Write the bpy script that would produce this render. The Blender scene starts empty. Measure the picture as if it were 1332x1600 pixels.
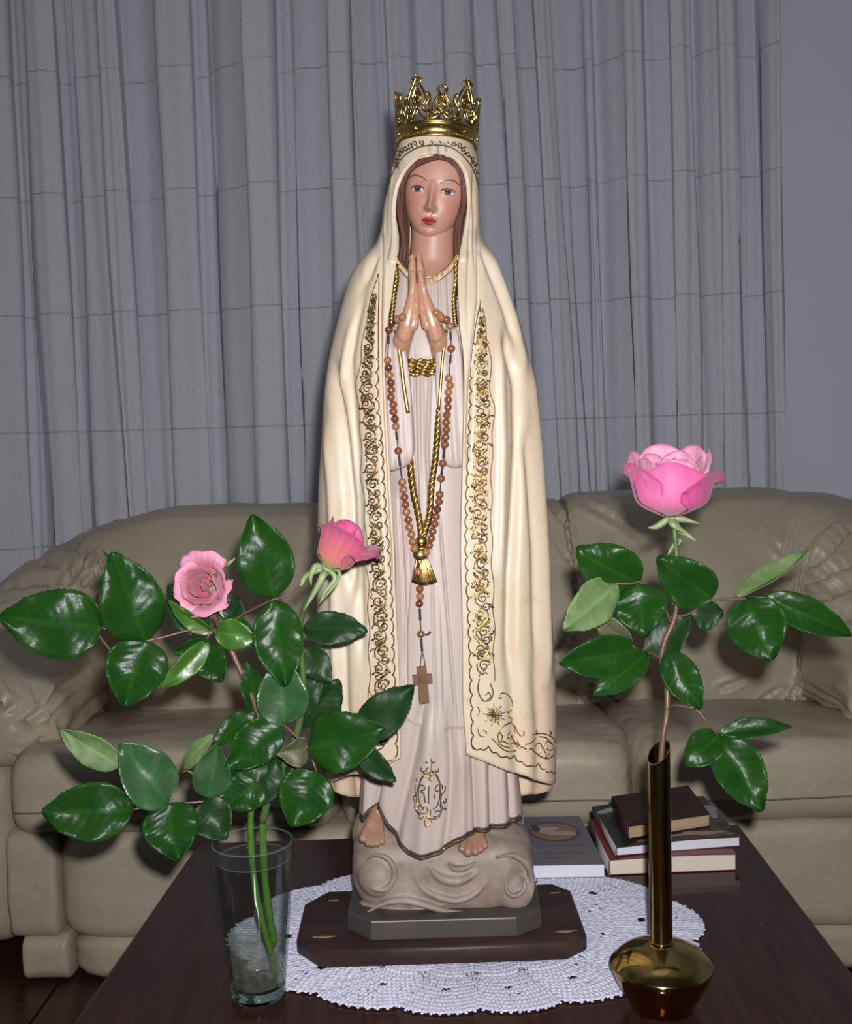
import bpy, bmesh, math, random
from mathutils import Vector, Matrix, noise
import numpy as np
random.seed(7)
S = bpy.context.scene
C = S.collection
PI = math.pi
sin, cos = math.sin, math.cos

# ------------------------------------------------------------------ camera
F_PX = 1690.0
CAM_Z = 1.05
ROLL = math.radians(1.45)
_f = Vector((38, 113, -F_PX)).normalized()          # world +Y seen by the camera
_u = Vector((-sin(ROLL), cos(ROLL), 0)); _u = (_u - _f * _u.dot(_f)).normalized()
_x = _f.cross(_u)
WC = Matrix((_x, _f, _u))                           # camera -> world rotation (rows are the world axes in camera space)
cam_data = bpy.data.cameras.new('camera')
cam_data.sensor_fit = 'VERTICAL'; cam_data.sensor_height = 36.0; cam_data.sensor_width = 30.0
cam_data.lens = F_PX / 1600 * 36.0
cam_data.clip_start = 0.05
cam = bpy.data.objects.new('camera', cam_data); C.objects.link(cam)
cam.matrix_world = Matrix.Translation((0, 0, CAM_Z)) @ WC.to_4x4()
S.camera = cam
CAMP = Vector((0, 0, CAM_Z))

def ray(px, py):
    return WC @ Vector((px - 666, 800 - py, -F_PX))
def W(px, py, Y):                                   # the world point that the photograph shows at (px,py) if it lies at depth Y
    d = ray(px, py); return CAMP + d * (Y / d.y)
def WZ(px, py, z):                                  # the same for a known height
    d = ray(px, py); return CAMP + d * ((z - CAM_Z) / d.z)

# ------------------------------------------------------------------ world, lamps, exposure
world = bpy.data.worlds.new('world'); S.world = world; world.use_nodes = True
world.node_tree.nodes['Background'].inputs[0].default_value = (0.75, 0.76, 0.85, 1)
world.node_tree.nodes['Background'].inputs[1].default_value = 0.022
def area_light(name, loc, target, size, power, color, shape='DISK'):
    ld = bpy.data.lights.new(name, 'AREA'); ld.shape = shape; ld.size = size
    ld.energy = power; ld.color = color
    o = bpy.data.objects.new(name, ld); C.objects.link(o); o.location = loc
    o.rotation_euler = (Vector(target) - Vector(loc)).to_track_quat('-Z', 'Y').to_euler()
    return o
area_light('camera_flash', (0.022, 0.0, CAM_Z + 0.040), (0.0, 1.3, 0.95), 0.022, 24.5, (1.0, 0.99, 1.03))
area_light('overhead_fill', (0.1, 1.0, 2.6), (0.0, 2.6, 0.8), 0.9, 0.8, (0.97, 0.97, 1.0))  # added weak fill from above for the ambient, not a known lamp
S.view_settings.view_transform = 'Standard'
S.view_settings.look = 'None'
S.view_settings.exposure = 0.0
S.view_settings.gamma = 1.0
S.view_settings.use_curve_mapping = False
try:
    S.cycles.max_bounces = 12; S.cycles.transparent_max_bounces = 24
    S.cycles.transmission_bounces = 12; S.cycles.caustics_reflective = False
except Exception: pass

# ------------------------------------------------------------------ helpers
def tag(o, label=None, cat=None, group=None, kind=None):
    if label: o['label'] = label
    if cat: o['category'] = cat
    if group: o['group'] = group
    if kind: o['kind'] = kind
    return o
def empty(name, loc, label, cat, group=None):
    o = bpy.data.objects.new(name, None); C.objects.link(o); o.location = loc
    o.empty_display_size = 0.05
    return tag(o, label, cat, group)
def origin_of(p):
    v = Vector((0, 0, 0))
    while p is not None:
        v += Vector(p.location); p = p.parent
    return v
def bezt(n): return [i / (n - 1) for i in range(n)]
def lerp(a, b, t): return a + (b - a) * t
def sstep(a, b, x):
    t = min(1, max(0, (x - a) / (b - a))) if a != b else float(x > a)
    return t * t * (3 - 2 * t)
def gauss(x, s): return math.exp(-(x / s) ** 2)
def ilin(tab, x):                                   # piecewise linear table lookup
    if x <= tab[0][0]: return tab[0][1]
    for (a, va), (b, vb) in zip(tab, tab[1:]):
        if x <= b: return lerp(va, vb, (x - a) / (b - a))
    return tab[-1][1]
def ismooth(tab, x):                                # cubic (Catmull-Rom like) table lookup
    n = len(tab)
    if x <= tab[0][0]: return tab[0][1]
    if x >= tab[-1][0]: return tab[-1][1]
    for i in range(n - 1):
        a, va = tab[i]; b, vb = tab[i + 1]
        if x <= b:
            m0 = ((vb - tab[i-1][1]) / (b - tab[i-1][0])) if i > 0 else (vb - va) / (b - a)
            m1 = ((tab[i+2][1] - va) / (tab[i+2][0] - a)) if i < n - 2 else (vb - va) / (b - a)
            h = b - a; t = (x - a) / h
            return ((2*t**3-3*t**2+1)*va + (t**3-2*t**2+t)*h*m0 + (-2*t**3+3*t**2)*vb + (t**3-t**2)*h*m1)
def spline(pts, n):                                 # resample a polyline of Vectors by a Catmull-Rom curve
    pts = [Vector(p) for p in pts]
    if len(pts) == 2: return [pts[0].lerp(pts[1], i / (n - 1)) for i in range(n)]
    out = []; m = len(pts) - 1
    for i in range(n):
        s = i / (n - 1) * m; k = min(int(s), m - 1); t = s - k
        p0 = pts[k-1] if k > 0 else pts[0] * 2 - pts[1]
        p1, p2 = pts[k], pts[k+1]
        p3 = pts[k+2] if k + 2 <= m else pts[m] * 2 - pts[m-1]
        out.append(0.5 * ((2*p1) + (p2-p0)*t + (2*p0-5*p1+4*p2-p3)*t*t + (3*p1-p0-3*p2+p3)*t**3))
    return out

class MB:
    """collects shapes into one mesh"""
    def __init__(s): s.v = []; s.f = []; s.c = []; s.hascol = False; s.uv = None; s.mi = []
    def add(s, vs, fs, cols=None, mi=0):
        b = len(s.v); s.v += [tuple(v) for v in vs]; s.f += [tuple(i + b for i in f) for f in fs]
        s.mi += [mi] * len(fs)
        if cols is not None: s.hascol = True; s.c += cols
        else: s.c += [(1, 1, 1)] * len(vs)
        return s
    def grid(s, fn, nu, nv, closeu=False, closev=False, flip=False, cfn=None, mi=0):
        vs = []; cs = [] if cfn else None
        for j in range(nv):
            for i in range(nu):
                u = i / (nu if closeu else nu - 1); v = j / (nv if closev else nv - 1)
                vs.append(fn(u, v))
                if cfn: cs.append(cfn(u, v))
        fs = []
        for j in range(nv if closev else nv - 1):
            for i in range(nu if closeu else nu - 1):
                a = j*nu+i; b = j*nu+(i+1) % nu; c = ((j+1) % nv)*nu+(i+1) % nu; d = ((j+1) % nv)*nu+i
                fs.append((a, d, c, b) if flip else (a, b, c, d))
        return s.add(vs, fs, cs, mi)
    def tube(s, pts, r, n=8, cap=True, flat=1.0, nrm=None, col=None, mi=0):
        pts = [Vector(p) for p in pts]; m = len(pts)
        rr = r if callable(r) else (lambda t: r) if not isinstance(r, (list, tuple)) else (lambda t: r[min(m-1, int(round(t*(m-1))))])
        vs = []; prev = None
        for k, p in enumerate(pts):
            d = (pts[min(k+1, m-1)] - pts[max(k-1, 0)])
            d = d.normalized() if d.length > 1e-9 else Vector((0, 0, 1))
            if nrm is not None:
                a = Vector(nrm(p) if callable(nrm) else nrm); a = a - d * a.dot(d)
                a = a.normalized() if a.length > 1e-6 else d.orthogonal().normalized()
            elif prev is None: a = d.orthogonal().normalized()
            else:
                a = prev - d * prev.dot(d); a = a.normalized() if a.length > 1e-6 else d.orthogonal().normalized()
            prev = a; b = d.cross(a); R = rr(k / max(1, m - 1))
            for i in range(n):
                t = 2 * PI * i / n
                vs.append(p + a * (cos(t) * R * flat) + b * (sin(t) * R))
        fs = [(k*n+i, k*n+(i+1) % n, (k+1)*n+(i+1) % n, (k+1)*n+i) for k in range(m-1) for i in range(n)]
        if cap:
            fs.append(tuple(reversed(range(n)))); fs.append(tuple(range((m-1)*n, m*n)))
        return s.add(vs, fs, [col] * len(vs) if col else None, mi)
    def lathe(s, prof, c, n=48, axis=Vector((0, 0, 1)), ang=0, rx=1.0, ry=1.0, mi=0):
        vs = []
        q = Vector((0, 0, 1)).rotation_difference(Vector(axis).normalized())
        for (r, z) in prof:
            for i in range(n):
                t = 2 * PI * i / n + ang
                vs.append(Vector(c) + q @ Vector((r * cos(t) * rx, r * sin(t) * ry, z)))
        m = len(prof)
        fs = [(k*n+i, k*n+(i+1) % n, (k+1)*n+(i+1) % n, (k+1)*n+i) for k in range(m-1) for i in range(n)]
        if prof[0][0] > 1e-6: fs.append(tuple(reversed(range(n))))
        if prof[-1][0] > 1e-6: fs.append(tuple(range((m-1)*n, m*n)))
        return s.add(vs, fs, mi=mi)
    def ball(s, c, r, n=12, sc=(1, 1, 1), q=None, mi=0):
        vs = []; m = max(4, n // 2 + 2)
        for j in range(m):
            a = PI * j / (m - 1)
            for i in range(n):
                t = 2 * PI * i / n
                v = Vector((sin(a)*cos(t)*r*sc[0], sin(a)*sin(t)*r*sc[1], cos(a)*r*sc[2]))
                if q: v = q @ v
                vs.append(Vector(c) + v)
        fs = [(j*n+i, (j+1)*n+i, (j+1)*n+(i+1) % n, j*n+(i+1) % n) for j in range(m-1) for i in range(n)]
        return s.add(vs, fs, mi=mi)
    def prism(s, poly, z0, z1, bevel=0.0, mi=0):     # poly: list of (x,y), anticlockwise; bevelled top and bottom rims
        n = len(poly); c = Vector((sum(p[0] for p in poly)/n, sum(p[1] for p in poly)/n))
        def ring(z, inset):
            out = []
            for k in range(n):
                p0, p, p1 = Vector(poly[k-1]), Vector(poly[k]), Vector(poly[(k+1) % n])
                e0 = (p - p0).normalized(); e1 = (p1 - p).normalized()
                n0 = Vector((-e0.y, e0.x)); n1 = Vector((-e1.y, e1.x)); b = (n0 + n1)
                b = b / max(0.3, b.dot(n0)) if b.length > 1e-6 else n0
                q = p + b * inset; out.append(Vector((q.x, q.y, z)))
            return out
        rings = []
        if bevel > 0:
            rings += [ring(z0, bevel), ring(z0 + bevel*0.3, bevel*0.3), ring(z0 + bevel, 0), ring(z1 - bevel, 0), ring(z1 - bevel*0.3, bevel*0.3), ring(z1, bevel)]
        else: rings += [ring(z0, 0), ring(z1, 0)]
        vs = [v for r in rings for v in r]; m = len(rings)
        fs = [(k*n+i, k*n+(i+1) % n, (k+1)*n+(i+1) % n, (k+1)*n+i) for k in range(m-1) for i in range(n)]
        fs.append(tuple(reversed(range(n)))); fs.append(tuple(range((m-1)*n, m*n)))
        return s.add(vs, fs, mi=mi)
    def box(s, x0, x1, y0, y1, z0, z1, bevel=0.0, mi=0):
        return s.prism([(x0, y0), (x1, y0), (x1, y1), (x0, y1)], z0, z1, bevel, mi)
    def build(s, name, mat, parent=None, smooth=True, merge=0.0, recalc=False):
        o0 = origin_of(parent)
        me = bpy.data.meshes.new(name)
        me.from_pydata([(v[0]-o0.x, v[1]-o0.y, v[2]-o0.z) for v in s.v], [], s.f); 
        for m_ in (mat if isinstance(mat, (list, tuple)) else [mat]): me.materials.append(m_)
        if any(s.mi): me.polygons.foreach_set('material_index', s.mi)
        if s.hascol:
            a = me.color_attributes.new('Col', 'FLOAT_COLOR', 'POINT')
            a.data.foreach_set('color', [x for c in s.c for x in (c[0], c[1], c[2], 1.0)])
        if merge > 0 or recalc:
            bm = bmesh.new(); bm.from_mesh(me)
            if merge > 0: bmesh.ops.remove_doubles(bm, verts=bm.verts, dist=merge)
            if recalc: bmesh.ops.recalc_face_normals(bm, faces=bm.faces)
            bm.to_mesh(me); bm.free()
        me.validate(); me.update()
        if smooth: me.polygons.foreach_set('use_smooth', [True] * len(me.polygons))
        o = bpy.data.objects.new(name, me); C.objects.link(o)
        if parent is not None: o.parent = parent
        return o

def fuse(mb, name, mat, parent, voxel, smooth=4, factor=0.6, keep=1.0):
    """turns overlapping shapes into one continuous skin"""
    tmp = MB(); tmp.v, tmp.f, tmp.c, tmp.mi = mb.v, mb.f, mb.c, [0]*len(mb.f)
    o = tmp.build('tmp', mat, None, recalc=True)
    m = o.modifiers.new('r', 'REMESH'); m.mode = 'VOXEL'; m.voxel_size = voxel; m.use_smooth_shade = True
    if smooth:
        k = o.modifiers.new('s', 'SMOOTH'); k.iterations = smooth; k.factor = factor
    dg = bpy.context.evaluated_depsgraph_get()
    me = bpy.data.meshes.new_from_object(o.evaluated_get(dg))
    old = o.data; bpy.data.objects.remove(o); bpy.data.meshes.remove(old)
    me.name = name
    me.transform(Matrix.Translation(-origin_of(parent)))
    if not me.materials: me.materials.append(mat)
    me.polygons.foreach_set('use_smooth', [True] * len(me.polygons))
    n = bpy.data.objects.new(name, me); C.objects.link(n); n.parent = parent
    return n

# ------------------------------------------------------------------ materials
def mat(name, col, rough=0.5, metal=0.0, spec=0.5, coat=0.0, vcol=False, bump=None, mottle=None, sss=0.0, sheen=0.0, aniso=0.0, coatr=0.1):
    """bump: list of (scale, strength, distance[, stretch]); mottle: list of (scale, colour, lo, hi[, stretch])"""
    m = bpy.data.materials.new(name); m.use_nodes = True
    N = m.node_tree.nodes; L = m.node_tree.links; P = N['Principled BSDF']
    P.inputs['Roughness'].default_value = rough; P.inputs['Metallic'].default_value = metal
    P.inputs['Specular IOR Level'].default_value = spec
    P.inputs['Coat Weight'].default_value = coat; P.inputs['Coat Roughness'].default_value = coatr
    if sheen: P.inputs['Sheen Weight'].default_value = sheen
    if sss:
        P.inputs['Subsurface Weight'].default_value = sss; P.inputs['Subsurface Radius'].default_value = (0.01, 0.004, 0.003)
        P.inputs['Subsurface Scale'].default_value = 0.5
    tc = N.new('ShaderNodeTexCoord')
    def co(stretch):
        if stretch is None: return tc.outputs['Object']
        mp = N.new('ShaderNodeMapping'); mp.inputs['Scale'].default_value = stretch
        L.new(tc.outputs['Object'], mp.inputs['Vector']); return mp.outputs['Vector']
    if vcol:
        a = N.new('ShaderNodeAttribute'); a.attribute_name = 'Col'; src = a.outputs['Color']
        mx = N.new('ShaderNodeMix'); mx.data_type = 'RGBA'; mx.blend_type = 'MULTIPLY'; mx.inputs['Factor'].default_value = 1.0
        L.new(src, mx.inputs['A']); mx.inputs['B'].default_value = (*col, 1); src = mx.outputs['Result']
    else:
        r = N.new('ShaderNodeRGB'); r.outputs[0].default_value = (*col, 1); src = r.outputs[0]
    for q in (mottle or []):
        sc, c2, lo, hi = q[:4]
        nz = N.new('ShaderNodeTexNoise'); nz.inputs['Scale'].default_value = sc; nz.inputs['Detail'].default_value = 6; nz.inputs['Roughness'].default_value = 0.6
        L.new(co(q[4] if len(q) > 4 else None), nz.inputs['Vector'])
        mr = N.new('ShaderNodeMapRange'); mr.inputs['From Min'].default_value = lo; mr.inputs['From Max'].default_value = hi
        L.new(nz.outputs['Fac'], mr.inputs['Value'])
        mx = N.new('ShaderNodeMix'); mx.data_type = 'RGBA'
        if len(q) > 5: mx.blend_type = q[5]
        L.new(mr.outputs['Result'], mx.inputs['Factor']); L.new(src, mx.inputs['A']); mx.inputs['B'].default_value = (*c2, 1)
        src = mx.outputs['Result']
    L.new(src, P.inputs['Base Color'])
    last = None
    for q in (bump or []):
        sc, st, dist = q[:3]
        nz = N.new('ShaderNodeTexNoise'); nz.inputs['Scale'].default_value = sc; nz.inputs['Detail'].default_value = 5
        L.new(co(q[3] if len(q) > 3 else None), nz.inputs['Vector'])
        b = N.new('ShaderNodeBump'); b.inputs['Strength'].default_value = st; b.inputs['Distance'].default_value = dist
        L.new(nz.outputs['Fac'], b.inputs['Height'])
        if last: L.new(last, b.inputs['Normal'])
        last = b.outputs['Normal']
    if last:
        L.new(last, P.inputs['Normal'])
    if last and coat: L.new(last, P.inputs['Coat Normal'])
    return m

M = {}
M['gold'] = mat('gold_leaf', (0.50, 0.33, 0.11), 0.34, 1.0, mottle=[(180, (0.16, 0.085, 0.02), 0.55, 0.75)], bump=[(900, 0.25, 0.0006)])
M['gold_paint'] = mat('gold_paint', (0.58, 0.37, 0.10), 0.38, 0.95, mottle=[(140, (0.12, 0.055, 0.02), 0.50, 0.72)], bump=[(700, 0.3, 0.0005)])
M['crown_gold'] = mat('crown_brass', (0.58, 0.42, 0.13), 0.27, 1.0, mottle=[(90, (0.22, 0.13, 0.03), 0.5, 0.85)], bump=[(400, 0.12, 0.0006)])
M['dark_trim'] = mat('dark_trim', (0.055, 0.035, 0.028), 0.5, 0.1)
M['brass'] = mat('polished_brass', (0.46, 0.36, 0.125), 0.13, 1.0, mottle=[(35, (0.30, 0.22, 0.07), 0.45, 0.7), (300, (0.2, 0.13, 0.04), 0.6, 0.8)], bump=[(260, 0.05, 0.0005)])
M['brass_bowl'] = mat('coppery_brass', (0.45, 0.24, 0.075), 0.10, 1.0, mottle=[(30, (0.35, 0.16, 0.05), 0.4, 0.7)])
M['mantle'] = mat('mantle_paint', (0.55, 0.445, 0.31), 0.46, 0, 0.4, coat=0.05, coatr=0.3,
    mottle=[(9, (0.56, 0.41, 0.31), 0.50, 0.72, (1, 1, 0.35)), (14, (0.60, 0.53, 0.41), 0.5, 0.7, (1, 1, 0.5)), (45, (0.46, 0.34, 0.215), 0.58, 0.80), (230, (0.30, 0.22, 0.14), 0.76, 0.80)], bump=[(60, 0.08, 0.002), (400, 0.05, 0.0006)])
M['lining'] = mat('mantle_lining', (0.62, 0.47, 0.33), 0.55, mottle=[(30, (0.5, 0.36, 0.24), 0.4, 0.7)])
M['dress'] = mat('dress_paint', (0.42, 0.352, 0.305), 0.48, 0, 0.4,
    mottle=[(12, (0.46, 0.34, 0.30), 0.45, 0.7, (1, 1, 0.35)), (22, (0.35, 0.295, 0.275), 0.55, 0.75, (1, 1, 0.3)), (240, (0.28, 0.2, 0.17), 0.75, 0.80)], bump=[(80, 0.08, 0.0015)])
M['veil_rim'] = mat('veil_rim_paint', (0.58, 0.50, 0.38), 0.4, mottle=[(50, (0.72, 0.58, 0.42), 0.6, 0.8)])
M['skin'] = mat('painted_skin', (1, 1, 1), 0.46, 0, 0.5, vcol=True, coat=0.06, coatr=0.2, mottle=[(120, (0.9, 0.86, 0.82), 0.55, 0.8, None, 'MULTIPLY')], bump=[(300, 0.05, 0.0004)])
M['hand_skin'] = mat('hand_paint', (0.42, 0.225, 0.14), 0.34, 0, 0.5, coat=0.2, coatr=0.2, mottle=[(60, (0.44, 0.22, 0.13), 0.5, 0.75), (200, (0.62, 0.42, 0.30), 0.55, 0.75)], bump=[(250, 0.08, 0.0005)])
M['foot_skin'] = mat('foot_paint', (0.25, 0.135, 0.085), 0.45, 0, 0.4, mottle=[(60, (0.36, 0.18, 0.11), 0.5, 0.72)], bump=[(200, 0.1, 0.0008)])
M['hair'] = mat('hair_paint', (0.085, 0.034, 0.024), 0.6, 0, 0.25, mottle=[(90, (0.15, 0.075, 0.055), 0.5, 0.7, (1, 1, 0.2))], bump=[(300, 0.4, 0.0012, (1, 1, 0.12))])
M['cloud'] = mat('cloud_paint', (0.215, 0.17, 0.138), 0.55, 0, 0.35, mottle=[(22, (0.30, 0.235, 0.19), 0.45, 0.65), (35, (0.155, 0.115, 0.10), 0.5, 0.72), (16, (0.29, 0.20, 0.155), 0.5, 0.7), (300, (0.12, 0.09, 0.08), 0.72, 0.78)], bump=[(40, 0.2, 0.003), (240, 0.12, 0.001)])
M['plinth'] = mat('plinth_paint', (0.055, 0.048, 0.043), 0.42, 0, 0.4, mottle=[(20, (0.075, 0.055, 0.04), 0.5, 0.75)], bump=[(120, 0.1, 0.001)])
M['board'] = mat('stained_board', (0.026, 0.014, 0.0115), 0.45, 0, 0.28, mottle=[(14, (0.05, 0.028, 0.021), 0.45, 0.7, (0.5, 2, 1)), (90, (0.22, 0.13, 0.06), 0.74, 0.8)], bump=[(30, 0.2, 0.002, (0.3, 3, 3)), (200, 0.08, 0.001)])
M['raw_wood'] = mat('chipped_wood', (0.36, 0.20, 0.10), 0.6, mottle=[(200, (0.15, 0.07, 0.04), 0.5, 0.7)])

# ================================================================== THE SETTING
def wall_mat():
    return mat('wall_paint', (0.80, 0.80, 0.88), 0.75, 0, 0.25, bump=[(220, 0.05, 0.001)], mottle=[(3, (0.77, 0.77, 0.85), 0.4, 0.7)])
M['wall'] = wall_mat()
M['floorwood'] = mat('floor_wood', (0.030, 0.014, 0.009), 0.28, 0, 0.5, mottle=[(10, (0.055, 0.026, 0.016), 0.4, 0.7, (1, 12, 1))], bump=[(60, 0.06, 0.001, (1, 12, 1))])
M['ceiling'] = mat('ceiling_paint', (0.7, 0.7, 0.72), 0.8)
M['skirting'] = mat('skirting_paint', (0.55, 0.55, 0.58), 0.4)

def structure(name, mb, m, **k):
    return tag(mb.build(name, m, None, smooth=False, **k), kind='structure')
structure('wall_back', MB().box(-2.6, 2.9, 3.32, 3.44, 0, 2.65), M['wall'])
structure('wall_left', MB().box(-2.72, -2.6, -0.6, 3.44, 0, 2.65), M['wall'])
structure('wall_right', MB().box(2.9, 3.02, -0.6, 3.44, 0, 2.65), M['wall'])
structure('ceiling', MB().box(-2.72, 3.02, -0.6, 3.44, 2.65, 2.75), M['ceiling'])
floor = structure('floor', MB().box(-2.6, 2.9, -0.6, 3.32, -0.06, -0.012), mat('subfloor', (0.01, 0.008, 0.006), 0.9))
structure('baseboard_back', MB().prism([(-2.6, 3.302), (2.9, 3.302), (2.9, 3.32), (-2.6, 3.32)], 0, 0.09, 0.003), M['skirting'])
_planks = []
for r in range(28):                                  # floor boards, laid towards the sofa, slightly turned like the joint in view
    x0 = -2.6 + r * 0.2
    for q in range(2):
        y0 = -0.6 + q * 1.96 + (0.35 if r % 2 else 0.0) * (1 if q else 0); y1 = (-0.6 + 1.96 + (0.35 if r % 2 else 0.0)) if q == 0 else 3.32
        if x0 > 2.85: continue
        w = min(0.197, 2.9 - x0)
        MB().box(x0 + 0.0015, x0 + w, y0 + 0.0015, y1 - 0.0015, -0.012, 0.0, 0.0015).build('floor_plank', M['floorwood'], floor, smooth=False)

# ================================================================== CURTAINS
def curtain_mat():
    m = bpy.data.materials.new('curtain_cloth'); m.use_nodes = True
    N = m.node_tree.nodes; L = m.node_tree.links; P = N['Principled BSDF']
    P.inputs['Roughness'].default_value = 0.85; P.inputs['Specular IOR Level'].default_value = 0.15
    P.inputs['Sheen Weight'].default_value = 0.15
    a = N.new('ShaderNodeUVMap'); sep = N.new('ShaderNodeSeparateXYZ'); L.new(a.outputs['UV'], sep.inputs[0])
    def mth(op, x, y=None, z=None):
        n = N.new('ShaderNodeMath'); n.operation = op
        for i, q in enumerate((x, y, z)):
            if q is None: continue
            if isinstance(q, (int, float)): n.inputs[i].default_value = q
            else: L.new(q, n.inputs[i])
        return n.outputs[0]
    U, V = sep.outputs['X'], sep.outputs['Y']
    # rows of drawn threads every 33 cm: small dark gaps side by side
    rel = mth('SUBTRACT', V, 0.097); md = mth('FLOORED_MODULO', rel, 0.3335)
    row = mth('LESS_THAN', mth('ABSOLUTE', mth('SUBTRACT', md, 0.004)), 0.0022)
    dash = mth('LESS_THAN', mth('FLOORED_MODULO', U, 0.0062), 0.0042)
    nz0 = N.new('ShaderNodeTexNoise'); nz0.inputs['Scale'].default_value = 7.0; L.new(a.outputs['UV'], nz0.inputs['Vector'])
    hole = mth('MULTIPLY', mth('MULTIPLY', row, dash), mth('MULTIPLY', nz0.outputs['Fac'], 1.3))
    # woven slubs
    mp = N.new('ShaderNodeMapping'); mp.inputs['Scale'].default_value = (60, 700, 1); L.new(a.outputs['UV'], mp.inputs['Vector'])
    n1 = N.new('ShaderNodeTexNoise'); n1.inputs['Scale'].default_value = 1; n1.inputs['Detail'].default_value = 3; L.new(mp.outputs[0], n1.inputs['Vector'])
    mp2 = N.new('ShaderNodeMapping'); mp2.inputs['Scale'].default_value = (500, 25, 1); L.new(a.outputs['UV'], mp2.inputs['Vector'])
    n2 = N.new('ShaderNodeTexNoise'); n2.inputs['Scale'].default_value = 1; n2.inputs['Detail'].default_value = 3; L.new(mp2.outputs[0], n2.inputs['Vector'])
    weave = mth('ADD', mth('MULTIPLY', n1.outputs['Fac'], 0.5), mth('MULTIPLY', n2.outputs['Fac'], 0.5))
    c1 = N.new('ShaderNodeMix'); c1.data_type = 'RGBA'
    c1.inputs['A'].default_value = (0.58, 0.585, 0.635, 1); c1.inputs['B'].default_value = (0.72, 0.72, 0.77, 1)
    mr = N.new('ShaderNodeMapRange'); mr.inputs['From Min'].default_value = 0.35; mr.inputs['From Max'].default_value = 0.65; L.new(weave, mr.inputs['Value'])
    L.new(mr.outputs[0], c1.inputs['Factor'])
    c2 = N.new('ShaderNodeMix'); c2.data_type = 'RGBA'; c2.inputs['B'].default_value = (0.26, 0.24, 0.25, 1)
    L.new(c1.outputs['Result'], c2.inputs['A']); L.new(hole, c2.inputs['Factor'])
    L.new(c2.outputs['Result'], P.inputs['Base Color'])
    b = N.new('ShaderNodeBump'); b.inputs['Strength'].default_value = 0.25; b.inputs['Distance'].default_value = 0.001
    L.new(weave, b.inputs['Height']); L.new(b.outputs[0], P.inputs['Normal'])
    return m
M['curtain'] = curtain_mat()

def curtain(name, segs, label, drift):
    """segs: flat pleats (x0, x1, Y0, Y1) read at the upper seam row; between them the cloth turns back"""
    pts = []
    for (a, b, Y0, Y1) in segs:
        for px, Y in ((a, Y0), (b, Y1)):
            p = W(px, 115, Y); pts.append((p.x, p.y))
    # dense profile: straight pleats softly bowed, tight turns
    prof = []
    for k in range(len(pts) - 1):
        (xa, ya), (xb, yb) = pts[k], pts[k+1]
        pleat = k % 2 == 0
        n = 9 if pleat else 7
        for i in range(n):
            t = i / n
            if pleat:
                bow = -0.010 * sin(PI * t) * (1 if yb + ya < 6.2 else -0.4) - 0.004 * sin(3 * PI * t + k)
                prof.append((lerp(xa, xb, t), lerp(ya, yb, t) + bow, k))
            else:
                s = t * t * (3 - 2 * t)
                prof.append((lerp(xa, xb, t), lerp(ya, yb, s), k))
    prof.append((*pts[-1], len(pts)))
    arc = [0]
    for k in range(1, len(prof)): arc.append(arc[-1] + math.hypot(prof[k][0]-prof[k-1][0], prof[k][1]-prof[k-1][1]))
    nz = 40; z0, z1 = 0.02, 2.604
    vs = []; uv = []
    ym = 3.09
    for j in range(nz):
        z = lerp(z0, z1, j / (nz - 1)); f = (2.10 - z) / 1.35
        for k, (x, y, kk) in enumerate(prof):
            amp = 0.90 + 0.10 * sin(kk * 1.7 + z * 1.3) - 0.28 * sstep(2.1, 0.7, z)
            xx = x + drift(x) * f + 0.006 * sin(kk * 2.1 + z * 2.6) * min(1, abs(f) * 2)
            if z > 2.3: amp *= 1 - 0.3 * (z - 2.3) / 0.3
            vs.append((xx, ym + (y - ym) * amp + 0.004 * sin(z * 5 + kk), z)); uv.append((arc[k], z))
    m = len(prof)
    fs = [(j*m+i, j*m+i+1, (j+1)*m+i+1, (j+1)*m+i) for j in range(nz-1) for i in range(m-1)]
    mb = MB(); mb.add(vs, fs)
    o = mb.build(name, M['curtain'])
    ul = o.data.uv_layers.new(name='UVMap')
    idx = np.empty(len(o.data.loops), dtype=np.int32); o.data.loops.foreach_get('vertex_index', idx)
    ul.data.foreach_set('uv', np.array(uv, dtype=np.float32)[idx].ravel())
    so = o.modifiers.new('thickness', 'SOLIDIFY'); so.thickness = 0.0012
    return tag(o, label, 'curtain')
segL = [(-190,-150,3.05,3.05),(-140,-105,3.17,3.17),(-95,-70,3.05,3.03),(-60,18,3.08,3.10),(22,42,3.17,3.16),(44,88,3.05,3.06),(93,118,3.19,3.19),(120,154,3.12,3.11),
        (158,186,3.04,3.05),(194,245,3.18,3.17),(247,300,3.05,3.05),(303,328,3.15,3.15),(332,378,3.12,3.03),(381,430,3.0,3.01),(434,458,3.14,3.13),
        (460,511,3.11,3.10),(514,550,2.99,3.0)]
curtain('curtain', segL, 'pale grey woven curtain with a thin white pull cord before its free edge',
        lambda x: 0.022 if -1.0 < x < -0.86 else 0.012 * sin(x * 5))
segR = [(540,556,3.10,3.08),(577,604,3.10,3.09),(608,641,3.03,3.04),(655,692,3.11,3.10),(698,738,3.02,3.03),(745,780,3.13,3.12),(784,806,3.05,3.05),(808,838,3.17,3.17),
        (840,864,3.08,3.09),(866,912,3.19,3.19),(914,926,3.12,3.12),(930,974,3.17,3.08),(978,1003,3.06,3.07),(1010,1047,3.15,3.14),(1050,1080,3.03,3.04),
        (1084,1122,3.13,3.06),(1125,1152,3.04,3.05),(1156,1182,3.15,3.14),(1188,1222,3.09,3.02)]
curtain('curtain', segR, 'pale grey woven curtain whose outer edge hangs against the bare wall',
        lambda x: 0.055 if 0.10 < x < 0.36 else (0.02 if x < 0.9 else 0.012))
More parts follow.
